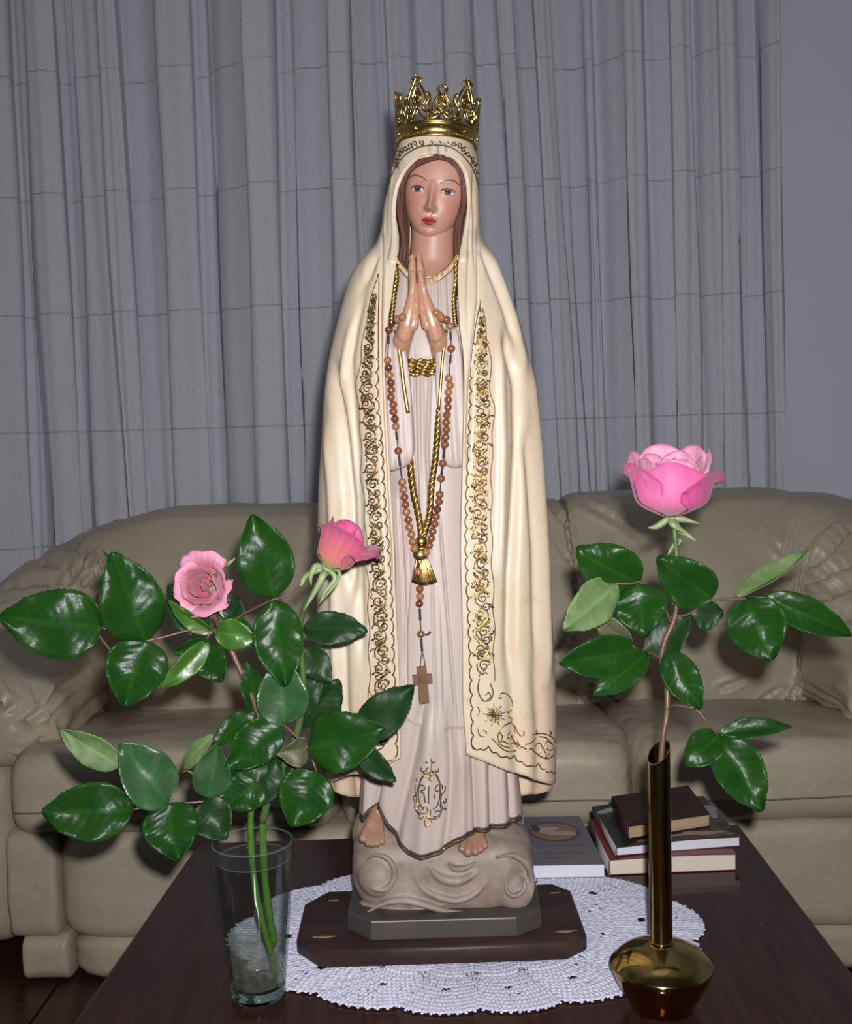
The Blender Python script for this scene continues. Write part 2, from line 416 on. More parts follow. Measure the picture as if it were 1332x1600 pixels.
# light hem cord along the free edge of the first curtain
e0, e1 = W(547, -40, 2.985), W(574, 420, 2.985)
d = (e1 - e0) / (e1.z - e0.z)
hem = MB().tube([e0 + d * (2.58 - e0.z), e0, e1, e0 + d * (0.05 - e0.z)], 0.0021, 6)
tag(hem.build('pull_string', mat('cord_white', (0.72, 0.73, 0.78), 0.6)), 'thin white pull cord hanging straight before the grey curtains', 'cord')
rod = empty('curtain_rail', (0, 3.09, 2.61), 'white curtain rail under the ceiling', 'curtain rail')
M['white_metal'] = mat('white_metal', (0.7, 0.7, 0.7), 0.4)
MB().box(-1.75, 1.02, 3.03, 3.16, 2.606, 2.648, 0.004).build('rail', M['white_metal'], rod, smooth=False)

# ================================================================== SOFA
def leather():
    return mat('taupe_leather', (0.47, 0.41, 0.295), 0.40, 0, 0.45, mottle=[(5, (0.41, 0.355, 0.25), 0.4, 0.7), (60, (0.52, 0.455, 0.335), 0.5, 0.8)],
               bump=[(9, 0.22, 0.012, (1, 1, 1.6)), (34, 0.18, 0.0035), (420, 0.10, 0.0006)])
M['leather'] = leather()
M['seam'] = mat('seam_thread', (0.17, 0.135, 0.10), 0.6)
M['feet'] = mat('foot_plastic', (0.02, 0.018, 0.016), 0.5)

def segdist(p, a, b):
    ab = b - a; t = max(0, min(1, (p - a).dot(ab) / ab.length_squared)); return (p - a - ab * t).length
def puff(bx, k=(5, 5, 5), n=44, creases=(), lump=0.006, ls=5.0, post=None, seed=0):
    """a stuffed cushion: rounded box, lumps and creases; creases: (a, b, depth, width) in world space"""
    (x0, x1), (y0, y1), (z0, z1) = bx
    c = Vector(((x0+x1)/2, (y0+y1)/2, (z0+z1)/2)); h = Vector(((x1-x0)/2, (y1-y0)/2, (z1-z0)/2))
    mb = MB()
    cr = [(Vector(a), Vector(b), d, w) for a, b, d, w in creases]
    for ax in range(3):
        for sg in (-1, 1):
            def fn(u, v):
                q = [0, 0, 0]; q[ax] = sg
                a1, a2 = (ax + 1) % 3, (ax + 2) % 3
                q[a1] = math.tan((u * 2 - 1) * PI / 4) ; q[a2] = math.tan((v * 2 - 1) * PI / 4) * 1.0
                s = (abs(q[0])**k[0] + abs(q[1])**k[1] + abs(q[2])**k[2])
                kk = sum(k) / 3; s = s ** (-1 / kk)
                q = Vector(q) * s
                p = Vector((c.x + q.x*h.x, c.y + q.y*h.y, c.z + q.z*h.z))
                nr = Vector((q.x / h.x, q.y / h.y, q.z / h.z)).normalized()
                if post: p = post(p)
                d = lump * noise.noise(p * ls + Vector((seed, 0, 0))) + lump * 0.45 * noise.noise(p * ls * 2.7 + Vector((0, seed, 0)))
                p2 = Vector((p.x, 0, p.z)) if creases and creases[0][0][1] == 0 else p
                for a, b, dd, w in cr:
                    if abs(p2.x - a.x) > 0.15: continue
                    ds = segdist(p2, a, b)
                    if ds < w * 4: d += -dd * math.exp(-(ds / w) ** 2) + dd * 0.5 * math.exp(-((ds - w * 1.9) / (w * 0.9)) ** 2)
                return p + nr * d
            mb.grid(fn, n, n, flip=(sg < 0))
    return mb
def fan(c, dirs, r0, r1, depth, w, wob=0.02):
    out = []; c = Vector(c)
    for dx, dy, dz in dirs:
        d = Vector((dx, dy, dz)).normalized()
        a = c + d * r0; b = c + d * r1; m = a.lerp(b, 0.5) + Vector((wob * random.uniform(-1, 1), 0, wob * random.uniform(-1, 1)))
        out += [(a, m, depth, w), (m, b, depth * 0.5, w)]
    return out

sofa = empty('sofa', (0, 2.4, 0), 'large taupe leather sofa with puffy back cushions standing against the curtains', 'sofa')
bounds = [-0.885, -0.232, 0.342, 0.96]
for i in range(3):
    x0, x1 = bounds[i] - 0.010, bounds[i+1] + 0.010
    def post(p, x0=x0, x1=x1):
        t = (p.y - 2.04) / 0.7
        z = p.z - 0.055 * sstep(0.1, 1.0, t) + 0.006 * sin(PI * (p.x - x0) / (x1 - x0))
        return Vector((p.x, p.y, z))
    cr = []
    for xe, sx in ((x0, 1), (x1, -1)):
        for q in range(5):
            y = 2.08 + q * 0.035
            cr.append(((xe, y, 0.43), (xe + sx * random.uniform(0.06, 0.13), y + random.uniform(0.0, 0.06), 0.47), 0.005, 0.007))
        cr.append(((xe, 2.05, 0.38), (xe + sx * 0.09, 2.05, 0.30 + random.random() * 0.06), 0.004, 0.007))
    cr.append(((x0 + 0.1, 2.45, 0.42), (x1 - 0.12, 2.52, 0.41), 0.004, 0.03))
    mb = puff(((x0, x1), (2.025, 2.78), (0.293, 0.462)), (16, 7, 4.5), 60, cr, 0.007, 6, post, seed=i*7)
    sc = mb.build('seat_cushion', M['leather'], sofa, merge=1e-5)
    # piped seam round the front of the cushion
    fr = [Vector((x, 2.022 + 0.008 * (abs((x - (x0+x1)/2) / (x1-x0) * 2) ** 8), 0.356 + 0.003 * sin(x * 9))) for x in np.linspace(x0 + 0.035, x1 - 0.02, 30)]
    MB().tube(fr, 0.0018, 5).build('seam', M['seam'], sc)
def pxcr(lines, Y):
    out = []
    for pl_, d_, w_ in lines:
        q = spline([W(x, y, Y) for x, y in pl_], 2 * len(pl_) + 1); n_ = len(q) - 1
        for i in range(n_): out.append((Vector((q[i].x, 0, q[i].z)), Vector((q[i+1].x, 0, q[i+1].z)), d_ * (1 - .5 * i / n_), w_))
    return out
CR_BACK = pxcr([([(888,789),(890,830),(893,880),(895,955),(885,1010)], .010, .006), ([(863,789),(883,824),(891,850)], .006, .006), ([(917,789),(960,812),(1003,843)], .006, .009),
    ([(893,885),(878,862),(868,840)], .006, .005), ([(896,905),(920,872),(965,850)], .006, .008), ([(895,955),(930,930),(960,925)], .005, .006), ([(895,955),(880,985),(862,1010)], .006, .006),
    ([(914,1111),(905,1085),(885,1062)], .008, .005), ([(914,1111),(914,1080),(918,1050)], .008, .005), ([(962,1128),(932,1105),(915,1060)], .008, .006), ([(980,1112),(955,1085),(925,1062)], .006, .005), ([(1005,1106),(1030,1075),(1060,1058)], .005, .006),
    ([(1190,1110),(1225,1062),(1240,1010)], .009, .006), ([(1248,1112),(1236,1085),(1212,1060)], .008, .005), ([(1150,1108),(1170,1080),(1200,1060)], .005, .006), ([(1040,850),(1060,900),(1100,935)], .004, .012), ([(1110,1060),(1150,1045)], .004, .007), ([(1250,905),(1225,870),(1205,850)], .005, .008), ([(1245,930),(1215,930),(1190,915)], .005, .007)], 2.60)
CR_WR = pxcr([([(1268,880),(1300,845),(1340,815)], .009, .009), ([(1262,905),(1300,880),(1345,865)], .009, .008), ([(1255,930),(1300,905),(1345,900)], .009, .009), ([(1245,960),(1290,940),(1340,935)], .008, .009),
    ([(1235,1030),(1250,1070),(1268,1108)], .009, .007), ([(1262,1000),(1265,1060),(1285,1108)], .010, .008), ([(1290,990),(1295,1050),(1310,1104)], .009, .008), ([(1320,1000),(1322,1060),(1335,1100)], .008, .008), ([(1275,1010),(1280,1040)], .006, .006)], 2.52)
CR_WL = pxcr([([(150,826),(158,870),(168,912)], .012, .008), ([(168,912),(130,872),(95,845)], .011, .008), ([(168,912),(110,884),(35,874)], .011, .009), ([(168,912),(105,902),(30,908)], .009, .009), ([(165,915),(90,932),(15,955)], .008, .010)], 2.60) \
    + pxcr([([(-10,1045),(35,1082),(75,1108),(98,1150)], .012, .008), ([(15,1095),(50,1118),(88,1152)], .010, .008), ([(75,1105),(92,1090),(105,1060)], .008, .007), ([(78,1108),(82,1080),(70,1060)], .007, .007), ([(60,1130),(72,1165)], .008, .006),
    ([(142,1138),(140,1085),(150,1050)], .008, .007), ([(186,1132),(176,1100),(172,1060)], .009, .007), ([(160,1138),(162,1095)], .007, .006), ([(120,1150),(112,1110)], .007, .006)], 2.25)
bb = [-0.925, -0.325, 0.286, 0.895]
for i in range(3):
    x0, x1 = bb[i], bb[i+1]; xm = (x0 + x1) / 2
    def post(p, x0=x0, x1=x1, xm=xm, i=i):
        t = (p.z - 0.33) / 0.56
        e = abs((p.x - xm) / (x1 - x0) * 2)
        y = p.y + 0.17 * t * t * 0.8 - 0.035 * sin(PI * min(1, max(0, t)))
        z = p.z - 0.004 * e ** 4 * sstep(0.6, 1, t) + (0.008 if i == 2 else 0.0) * sstep(0.6, 1, t)
        if i == 0: z -= 0.035 * sstep(0.15, 1.0, (xm - p.x) / (x1 - x0) * 2) ** 1.5 * sstep(0.5, 1, t)
        return Vector((p.x, y, z))
    cr = []
    for xe, sx in ((x0, 1), (x1, -1)):
        cr += fan((xe, 2.53, 0.40), [(sx, 0, a) for a in (0.25, 0.7, 1.4, 2.6)], 0.0, random.uniform(0.14, 0.24), 0.026, 0.0075)
        cr.append(((xe + sx * 0.02, 2.6, 0.45), (xe + sx * 0.035, 2.62, 0.80), 0.012, 0.014))
    for q in range(5):
        xx = lerp(x0 + 0.06, x1 - 0.06, (q + random.random() * 0.6) / 5)
        cr.append(((xx, 2.52, 0.36), (xx + random.uniform(-0.05, 0.05), 2.53, 0.36 + random.uniform(0.05, 0.12)), 0.024, 0.007))
    mb = puff(((x0 - 0.030, x1 + 0.030), (2.52, 2.82), (0.34, 0.897)), (13, 4, 8), 118, CR_BACK, 0.013, 4, post, seed=20 + i * 5)
    mb.build('back_cushion', M['leather'], sofa, merge=1e-5)

def wing(sgn, xin, name):
    """the stuffed arm that sweeps round from the back"""
    path = spline([(xin + 0.00*sgn, 2.83, 0), (xin + 0.09*sgn, 2.73, 0), (xin + 0.175*sgn, 2.58, 0), (xin + 0.20*sgn, 2.38, 0), (xin + 0.185*sgn, 2.10, 0)], 60)
    topz = [(0, 0.865), (0.2, 0.845), (0.4, 0.80), (0.6, 0.73), (0.78, 0.635), (0.93, 0.585), (1, 0.56)] if sgn < 0 else [(0, 0.885), (0.2, 0.895), (0.4, 0.882), (0.6, 0.81), (0.78, 0.68), (0.93, 0.60), (1, 0.57)]
    cr = []
    for k in range(9):
        t = 0.12 + k * 0.1; p = path[int(t * 59)]; zt = ismooth(topz, t)
        cr.append((Vector((p.x - 0.17*sgn, p.y - 0.05, zt - 0.20)), Vector((p.x + random.uniform(-0.05, 0.05), p.y - random.uniform(-0.02, 0.14), zt - 0.01)), 0.020, 0.011))
    for k in range(8):
        cr.append((Vector((xin + 0.02*sgn, 2.14 + 0.05*k, 0.40)), Vector((xin + 0.06*sgn, 2.12 + 0.06*k + random.uniform(-0.05, 0.05), 0.48 + random.uniform(0, 0.1))), 0.009, 0.008))
    for k in range(7):
        a = -0.5 + k * 0.35
        cr.append((Vector((xin + 0.16*sgn, 2.04, 0.44)), Vector((xin + 0.16*sgn + 0.17 * sin(a), 2.06, 0.44 + 0.17 * cos(a))), 0.008, 0.008))
    cr = CR_WL if sgn < 0 else CR_WR
    def fn(u, v):
        vv = min(1, max(0, v)); k = vv * 59; i = min(58, int(k)); p = path[i].lerp(path[i+1], k - i)
        t = (path[min(59, i+1)] - path[max(0, i)]).normalized(); nrm = Vector((t.y, -t.x, 0)) * (-sgn) * -1
        nrm = Vector((-t.y * sgn, t.x * sgn, 0))
        cap = 1 - max(0, (vv - 0.90) / 0.10) ** 3.0 if vv > 0.90 else 1
        cap = max(0.0, cap) ** 0.4 if vv > 0.9 else 1
        capb = max(0.0, 1 - (max(0, (0.04 - vv) / 0.04)) ** 2.5) ** 0.5
        zt = ismooth(topz, vv); zb = 0.40; a = u * 2 * PI
        hz = (zt - zb) / 2; cx = abs(cos(a)) ** 0.55 * (1 if cos(a) > 0 else -1); cz = abs(sin(a)) ** 0.62 * (1 if sin(a) > 0 else -1)
        wid = 0.185 * (1 - 0.15 * max(0, cz))
        o = nrm * (cx * wid * cap * capb)
        q = Vector((p.x, p.y, 0)) + o + t * (-0.02 * (1 - cap)); q.z = (zt + zb) / 2 + cz * hz * cap * capb
        n2 = (nrm * cx + Vector((0, 0, cz))).normalized()
        d = 0.010 * noise.noise(q * 5 + Vector((sgn * 3, 0, 0))) + 0.005 * noise.noise(q * 13)
        q2 = Vector((q.x, 0, q.z))
        for (A, B, dd, w) in cr:
            if abs(q2.x - A.x) > 0.12: continue
            ds = segdist(q2, A, B)
            if ds < w * 4: d += -dd * math.exp(-(ds / w) ** 2) + dd * 0.5 * math.exp(-((ds - w*1.9) / (w*0.9)) ** 2)
        return q + n2 * d
    mb = MB().grid(fn, 180, 200, closeu=True)
    n = 180; b = len(mb.v)
    mb.f.append(tuple(range(n - 1, -1, -1))); mb.f.append(tuple(range(b - n, b))); mb.mi += [0, 0]
    return mb.build(name, M['leather'], sofa, recalc=True)
wing(-1, -0.805, 'arm'); wing(1, 0.785, 'arm')
for sgn, xa, xb in ((-1, -1.19, -0.90), (1, 1.00, 1.18)):          # fronts of the two arms
    puff(((xa, xb), (2.105, 2.80), (0.035, 0.42)), (9, 9, 7), 20, (), 0.003, 6).build('arm_front', M['leather'], sofa, merge=1e-5)
def panel(x0, x1, y0, z0, z1, k=8, lump=0.004, seed=1):
    cr = [((x0 + 0.02, y0, lerp(z0, z1, 0.2)), (x1 - 0.02, y0, lerp(z0, z1, 0.18)), 0.002, 0.02)]
    return puff(((x0, x1), (y0, 2.70), (z0, z1)), (20, 16, k), 34, cr, lump, 5, None, seed).build('front_panel', M['leather'], sofa, merge=1e-5)
panel(-0.895, -0.792, 2.045, 0.088, 0.305); panel(-0.796, 0.36, 2.037, 0.088, 0.305, seed=4); panel(0.356, 1.0, 2.037, 0.088, 0.305, seed=9)
panel(-0.875, -0.775, 2.046, 0.003, 0.096, 5); panel(-0.779, 0.35, 2.042, 0.003, 0.096, 5, seed=3); panel(0.346, 0.99, 2.042, 0.003, 0.096, 5, seed=8)
puff(((-1.0, 0.98), (2.70, 2.86), (0.03, 0.80)), (10, 8, 6), 14, (), 0.003).build('back_frame', M['leather'], sofa, merge=1e-5)
for x in (-0.78, 0.9):
    for y in (2.14, 2.70): MB().lathe([(0.0, 0.0), (0.03, 0.0), (0.034, 0.004), (0.034, 0.02), (0.0, 0.02)], (x, y, 0), 16).build('foot', M['feet'], sofa)

# ================================================================== COFFEE TABLE
def table_mat():
    m = mat('dark_varnished_wood', (0.024, 0.0095, 0.007), 0.13, 0, 0.19, coat=0.0, coatr=0.05, mottle=[(8, (0.042, 0.018, 0.0125), 0.4, 0.7, (14, 1, 1)), (60, (0.024, 0.009, 0.007), 0.5, 0.8, (8, 1, 1))], bump=[(50, 0.02, 0.0006, (8, 1, 1))])
    return m
M['table'] = table_mat()
table = empty('coffee_table', (0, 1.1, 0), 'dark varnished wooden coffee table carrying the statue, vases and books', 'table')
BL, BR, FR, FL = (-0.397, 1.595), (0.427, 1.634), (0.432, 0.62), (-0.425, 0.60)
MB().prism([FL, FR, BR, BL], 0.422, 0.45, 0.003).build('table_top', M['table'], table, smooth=False)
ap = MB(); t_ = 0.02; z0, z1 = 0.35, 0.4225
for (x0, x1, y0, y1) in ((-0.37, 0.385, 0.66, 0.68), (-0.36, 0.385, 1.545, 1.565), (-0.375, -0.355, 0.66, 1.55), (0.37, 0.39, 0.66, 1.56)):
    MB().box(x0, x1, y0, y1, z0, z1, 0.002).build('apron', M['table'], table, smooth=False)
for x, y in ((-0.36, 0.67), (0.37, 0.67), (-0.345, 1.54), (0.37, 1.55)):
    MB().prism([(x-0.028, y-0.028), (x+0.028, y-0.028), (x+0.028, y+0.028), (x-0.028, y+0.028)], 0.0, 0.4225, 0.003).build('leg', M['table'], table, smooth=False)

# ================================================================== THE STATUE
from mathutils.bvhtree import BVHTree
YC = 1.30
statue = empty('statue', (0, YC, 0.4525), 'painted statue of a praying woman in a cream mantle on a dark wooden board', 'statue')
def T(tab, Y=YC): return [(W(x, y, Y).z, W(x, y, Y).x) for y, x in tab][::-1]      # (py, px) table -> (z, x) table, rising z
def ZY(y, x=683, Y=YC): return W(x, y, Y).z
def pxline(poly, n, Y=YC): return spline([W(x, y, Y) for x, y in poly], n)
silL = T([(178,676),(197,672),(200,652),(205,637),(210,629),(218,625),(234,622),(246,618),(270,612),(300,606),(320,601),(366,594),(380,588),(395,577),(410,563),(430,550),(460,540),(500,529),(540,519),(570,513),(620,507),(700,503),(760,499),(850,497),(950,496),(1050,498),(1120,502),(1213,513),(1260,518)])
silR = T([(178,684),(197,694),(200,712),(205,727),(210,735),(218,739),(234,742),(246,746),(270,749),(292,749),(330,750),(366,752),(378,757),(395,768),(420,781),(460,797),(500,812),(540,823),(575,831),(640,838),(700,844),(760,849),(850,857),(950,862),(1050,867),(1150,869),(1216,868),(1260,866)])
innL = T([(238,683),(238.5,674),(241,663),(246,653),(254,643),(262,636),(272,629.5),(290,622),(320,618),(360,620),(396,621),(430,616),(480,610),(508,606),(600,601),(700,605),(800,611),(860,616),(920,619),(980,622),(1100,627),(1190,627),(1260,627)], YC - 0.06)
innR = T([(238,685),(238.5,692),(241,701),(247,711),(256,719),(268,725),(290,729),(320,730),(360,724),(390,719),(426,716),(508,719),(560,725),(640,726),(700,724),(800,721),(860,720),(940,722),(1000,723),(1094,724),(1172,729),(1260,729)], YC - 0.06)
bF = [(ZY(1260), .088), (ZY(900), .084), (ZY(600), .080), (ZY(500), .074), (ZY(430), .064), (ZY(380), .056), (ZY(300), .053), (ZY(264), .051), (ZY(240), .0455), (ZY(218), .0425), (ZY(208), .038), (ZY(200), .024), (ZY(196), .008), (ZY(178), .0)]
bB = [(ZY(1260), .075), (ZY(900), .068), (ZY(600), .068), (ZY(500), .066), (ZY(430), .060), (ZY(380), .054), (ZY(300), .054), (ZY(262), .050), (ZY(240), .0450), (ZY(218), .0425), (ZY(208), .038), (ZY(200), .024), (ZY(196), .008), (ZY(178), .0)]
# hem heights: right corner, right side, back, left side, left corner
hemR = [(W(729,1173,YC-.07).x, W(729,1173,YC-.07).z), (W(756,1186,YC-.07).x, W(756,1186,YC-.07).z), (W(792,1200,YC-.06).x, W(792,1200,YC-.06).z), (W(823,1209,YC-.05).x, W(823,1209,YC-.05).z), (W(868,1217,YC).x, W(868,1217,YC).z)]
hemL = [(W(513,1215,YC).x, W(513,1215,YC).z), (W(545,1210,YC-.05).x, W(545,1210,YC-.05).z), (W(580,1202,YC-.06).x, W(580,1202,YC-.06).z), (W(614,1188,YC-.07).x, W(614,1188,YC-.07).z), (W(628,1180,YC-.07).x, W(628,1180,YC-.07).z)]
hemBack = W(815, 1256, YC + .05).z
# carved folds read as lines: (line, width px, depth in m)  + goes in, - comes out
foldM = [([(593,368),(593,520),(597,640),(604,760),(611,880)], 3.2, .0030), ([(750,378),(749,470),(744,515),(735,600),(731,700)], 3.0, .0030),
    ([(585,396),(566,450),(553,510),(545,560)], 7, .0035), ([(570,440),(545,520),(530,600)], 6, -.0020),
    ([(520,600),(535,690),(546,780),(550,900)], 9, .0065), ([(548,600),(557,700),(562,800),(566,1000)], 7, .0030), ([(508,690),(516,760),(522,900),(525,1050)], 8, -.0030),
    ([(535,1000),(538,1100),(545,1200)], 9, .004),
    ([(757,388),(785,460),(810,530)], 6, .0035), ([(775,400),(806,490),(822,560)], 6, -.0020),
    ([(795,540),(812,600),(812,700),(806,790),(798,900),(796,1010)], 9, .0060), ([(836,590),(848,720),(856,880),(860,1040)], 7, -.0030), ([(828,700),(838,860),(840,1000)], 7, .0035),
    ([(782,560),(786,700),(782,860)], 7, -.0025), ([(800,1040),(806,1120),(812,1200)], 12, .0040), ([(840,1050),(846,1140),(846,1215)], 10, .003),
    ([(612,262),(604,300),(598,350)], 3, -.001), ([(606,275),(600,340)], 2.5, .0012), ([(742,290),(744,340),(742,385)], 3, .002), ([(735,330),(734,400),(731,480)], 3, .0015), ([(603,420),(602,500),(600,600)], 3.5, -.001)]
def prep(folds, Y):
    out = []
    for poly, w, d in folds:
        pts = [W(x, y, Y) for x, y in poly]; tab = sorted([(p.z, p.x) for p in pts])
        out.append((tab, w * Y / F_PX, d * 1.75, tab[0][0], tab[-1][0]))
    return out
def foldsum(F, x, z):
    s = 0
    for tab, w, d, z0, z1 in F:
        if z < z0 - 0.04 or z > z1 + 0.04: continue
        m = sstep(z0 - 0.04, z0 + 0.015, z) * (1 - sstep(z1 - 0.015, z1 + 0.04, z))
        e = (x - ilin(tab, z)) / w
        if abs(e) < 3: s += d * m * math.exp(-e * e)
    return s
FM = prep(foldM, YC - 0.06)
Z0M = ZY(197)
def mantle_pt(q, v):
    """q in [0,1]: right front edge -> right side (0.36) -> back -> left side (0.64) -> left front edge"""
    def sec(z):
        xl, xr = ismooth(silL, z), ismooth(silR, z); return (xl + xr) / 2, (xr - xl) / 2
    xcB, aB = sec(hemR[-1][1])
    # hem height
    if q <= 0.36:
        t = q / 0.36; zh = ilin(hemR, lerp(hemR[0][0], hemR[-1][0], sin(t * PI/2)))
    elif q >= 0.64:
        t = (1 - q) / 0.36; zh = ilin(hemL, lerp(hemL[-1][0], hemL[0][0], sin(t * PI/2)))
    else:
        t = (q - 0.36) / 0.28; k = sin(t * PI) ** 0.55; zh = lerp(lerp(hemR[-1][1], hemL[0][1], t), hemBack, k)
    z = lerp(Z0M, zh, v)
    xc, a = sec(z); a = max(a, 1e-4)
    sR = min(.98, max(-.98, (ismooth(innR, z) - xc) / a)) if z < innR[-1][0] else 0.0
    sL = min(.98, max(-.98, (ismooth(innL, z) - xc) / a)) if z < innL[-1][0] else 0.0
    if z >= innR[-1][0]: m_ = (ismooth(innR, z) - xc) / a; sR = sL = min(.5, max(-.5, m_))
    tR, tL = math.asin(sR), math.asin(sL)
    if q <= 0.36: th = lerp(tR, PI/2, q / 0.36)
    elif q >= 0.64: th = lerp(3*PI/2, 2*PI + tL, (q - 0.64) / 0.36)
    else: th = lerp(PI/2, 3*PI/2, (q - 0.36) / 0.28)
    b = ismooth(bF, z) if cos(th) > 0 else ismooth(bB, z)
    ct = cos(th); ct = abs(ct) ** 0.85 * (1 if ct > 0 else -1)
    x = xc + a * sin(th); y = YC - b * ct
    nrm = Vector((sin(th) / a, -cos(th) / max(b, 1e-3), 0)).normalized()
    d = 0
    if cos(th) > -0.1: d = -foldsum(FM, x, z) * min(1, cos(th) * 3 + 0.3)
    else: d = 0.005 * sin(th * 14 + z * 3) * sstep(1.30, 1.15, z) * min(1, -cos(th) * 2)
    d += 0.0012 * noise.noise(Vector((x * 14, y * 14, z * 5)))
    # rolled rim of the opening: thicker and a little forward
    e = min(q, 1 - q)
    if z > ZY(420) and e < 0.05: d += 0.0035 * sin(min(1, e / 0.05) * PI) * sstep(ZY(236), ZY(246), z)
    return Vector((x, y, z)) + nrm * d
def qcol(u):
    return u
mb = MB()
nq, nv = 250, 250
def vrow(v): return v ** 1.0
def fn(u, v):
    # dense columns in front, dense rows round the head
    vv = ilin([(0, 0), (0.07, 0.04), (0.36, 0.125), (0.50, 0.28), (1, 1)], v)
    qq = u
    if u < 0.42: qq = 0.36 * (u / 0.42)
    elif u > 0.58: qq = 0.64 + 0.36 * ((u - 0.58) / 0.42)
    else: qq = 0.36 + 0.28 * (u - 0.42) / 0.16
    return mantle_pt(qq, vv)
mb.grid(fn, nq, nv, flip=True)
mantle = mb.build('mantle', [M['mantle'], M['lining']], statue)
so = mantle.modifiers.new('thickness', 'SOLIDIFY'); so.thickness = 0.0032; so.offset = -1; so.material_offset = 1; so.material_offset_rim = 0
def bvh_of(objs):
    vs, fs = [], []
    for o in objs:
        off = origin_of(o.parent); b = len(vs)
        vs += [tuple(v.co + off) for v in o.data.vertices]; fs += [tuple(i + b for i in p.vertices) for p in o.data.polygons]
    return BVHTree.FromPolygons(vs, fs)
BM = BVHTree.FromPolygons(mb.v, mb.f)
def onto(bvh, px, py, off=0.0006):
    d = ray(px, py).normalized()
    h, n, i, dist = bvh.ray_cast(CAMP, d)
    if h is None: return None, None
    if n.dot(d) > 0: n = -n
    return h + n * off, n

# ---- dress
dL = T([(395,630),(410,618),(430,604),(470,590),(560,580),(700,582),(850,580),(1000,575),(1150,570),(1250,562),(1340,556)])
dR = T([(395,718),(410,728),(430,742),(470,752),(560,762),(700,768),(850,776),(1000,786),(1150,802),(1220,812),(1291,819),(1340,820)])
dB = [(ZY(1340), .072), (ZY(1150), .068), (ZY(900), .062), (ZY(700), .058), (ZY(560), .056), (ZY(470), .050), (ZY(430), .042), (ZY(410), .034), (ZY(395), .026)]
YH = YC - 0.055
hem = sorted([(W(x, y, YH).x, W(x, y, YH).z) for x, y in [(556,1290),(566,1292),(570,1287),(575,1274),(583,1261),(591,1268),(605,1290),(620,1312),(640,1327),(660,1331),(690,1325),(710,1309),(730,1299),(760,1294),(800,1293),(820,1292)]])
foldD = [([(648,590),(650,700),(655,830)], 2.2, .0016), ([(672,600),(668,700),(672,840)], 2.5, .0016), ([(660,600),(661,700)], 3, -.001),
    ([(690,840),(699,950),(707,1050),(712,1110)], 2.0, .0016), ([(624,800),(631,900),(636,1060)], 2.2, .0016), ([(641,900),(634,1000),(630,1100)], 2.0, .0012), ([(676,930),(678,1000),(682,1120)], 2.4, .0010),
    ([(612,870),(616,1000),(618,1080)], 2, .001), ([(660,1100),(650,1160),(636,1220),(622,1280),(612,1330)], 9, .0042), ([(703,1130),(707,1200),(702,1270),(694,1330)], 7, .0036),
    ([(672,1140),(668,1220),(660,1330)], 14, -.0040), ([(722,1190),(722,1300)], 7, -.0025), ([(740,1180),(743,1250),(745,1310)], 4.5, .0032), ([(755,1180),(757,1300)], 6, -.002),
    ([(768,1200),(771,1300)], 4.5, .0036), ([(785,1200),(788,1300)], 6, -.002), ([(799,1190),(804,1300)], 3.5, .0045), ([(592,1180),(591,1230),(586,1262)], 3.5, .0050), ([(577,1200),(573,1290)], 7, -.004), ([(612,1190),(600,1250)], 8, -.002),
    ([(634,430),(632,500)], 2.5, .0012), ([(686,440),(690,510)], 2.5, .0014), ([(700,440),(703,500)], 2.2, .0012), ([(676,445),(676,520)], 3, .001)]
FD = prep(foldD, YH)
colz = [(W(x, y, YH).x - ismooth(dR, ZY(420)) / 2 - ismooth(dL, ZY(420)) / 2, W(x, y, YH).z) for x, y in [(618,408),(628,416),(640,427),(655,435),(668,437),(680,433),(692,425),(704,416),(712,408),(716,404)]]
xa, xb = W(652, 1131, YH), W(694, 1136, YH)
def dress_pt(u, v):
    th = (u - 0.5) * 2 * PI                                  # 0 in front
    if abs(u - 0.5) < 0.5: th = (1 if u > .5 else -1) * (abs(u - 0.5) * 2) ** 1.35 * PI
    z0 = ZY(398)
    if abs(th) < 1.5: z0 = lerp(ilin(colz, 0.044 * sin(th) * 1.25), z0, sstep(1.2, 1.5, abs(th)))
    zc = ZY(1290)
    xl, xr = ismooth(dL, zc), ismooth(dR, zc); xh = (xl + xr) / 2 + (xr - xl) / 2 * sin(th)
    zh = ilin(hem, xh) if cos(th) > 0 else ZY(1290) 
    z = lerp(z0, zh, v)
    xl, xr = ismooth(dL, z), ismooth(dR, z); xc, a = (xl + xr) / 2, (xr - xl) / 2
    b = ismooth(dB, z); ct = cos(th); ct = abs(ct) ** 0.9 * (1 if ct > 0 else -1)
    x = xc + a * sin(th); y = YC - b * ct
    nrm = Vector((sin(th) / a, -cos(th) / b, 0)).normalized()
    d = 0
    if cos(th) > 0:
        d = -foldsum(FD, x, z)
        # the over-skirt ends in two turned corners
        w1 = 0.0016
        zl = xa.z + 0.010 * sstep(0.0, 0.014, xa.x - x) - 0.013 * sstep(0.008, 0.02, xa.x - x)
        zr = xb.z + 0.002 * sstep(0, 0.02, x - xb.x)
        if x < xa.x + 0.006: d += 0.0022 * sstep(zl - w1, zl + w1, z) * sstep(0.006, 0.002, x - xa.x) * sstep(ZY(980), ZY(1090), z)
        if x > xb.x - 0.004: d += 0.0026 * sstep(zr - w1, zr + w1, z) * sstep(-0.002, 0.001, x - xb.x) * sstep(ZY(900), ZY(1000), z)
        # belt draws the cloth in
        d -= 0.0030 * gauss(z - ZY(577), 0.012)
    d += 0.0008 * noise.noise(Vector((x * 18, y * 18, z * 6)))
    return Vector((x, y, z)) + nrm * d
mbd = MB().grid(dress_pt, 420, 330, flip=True)
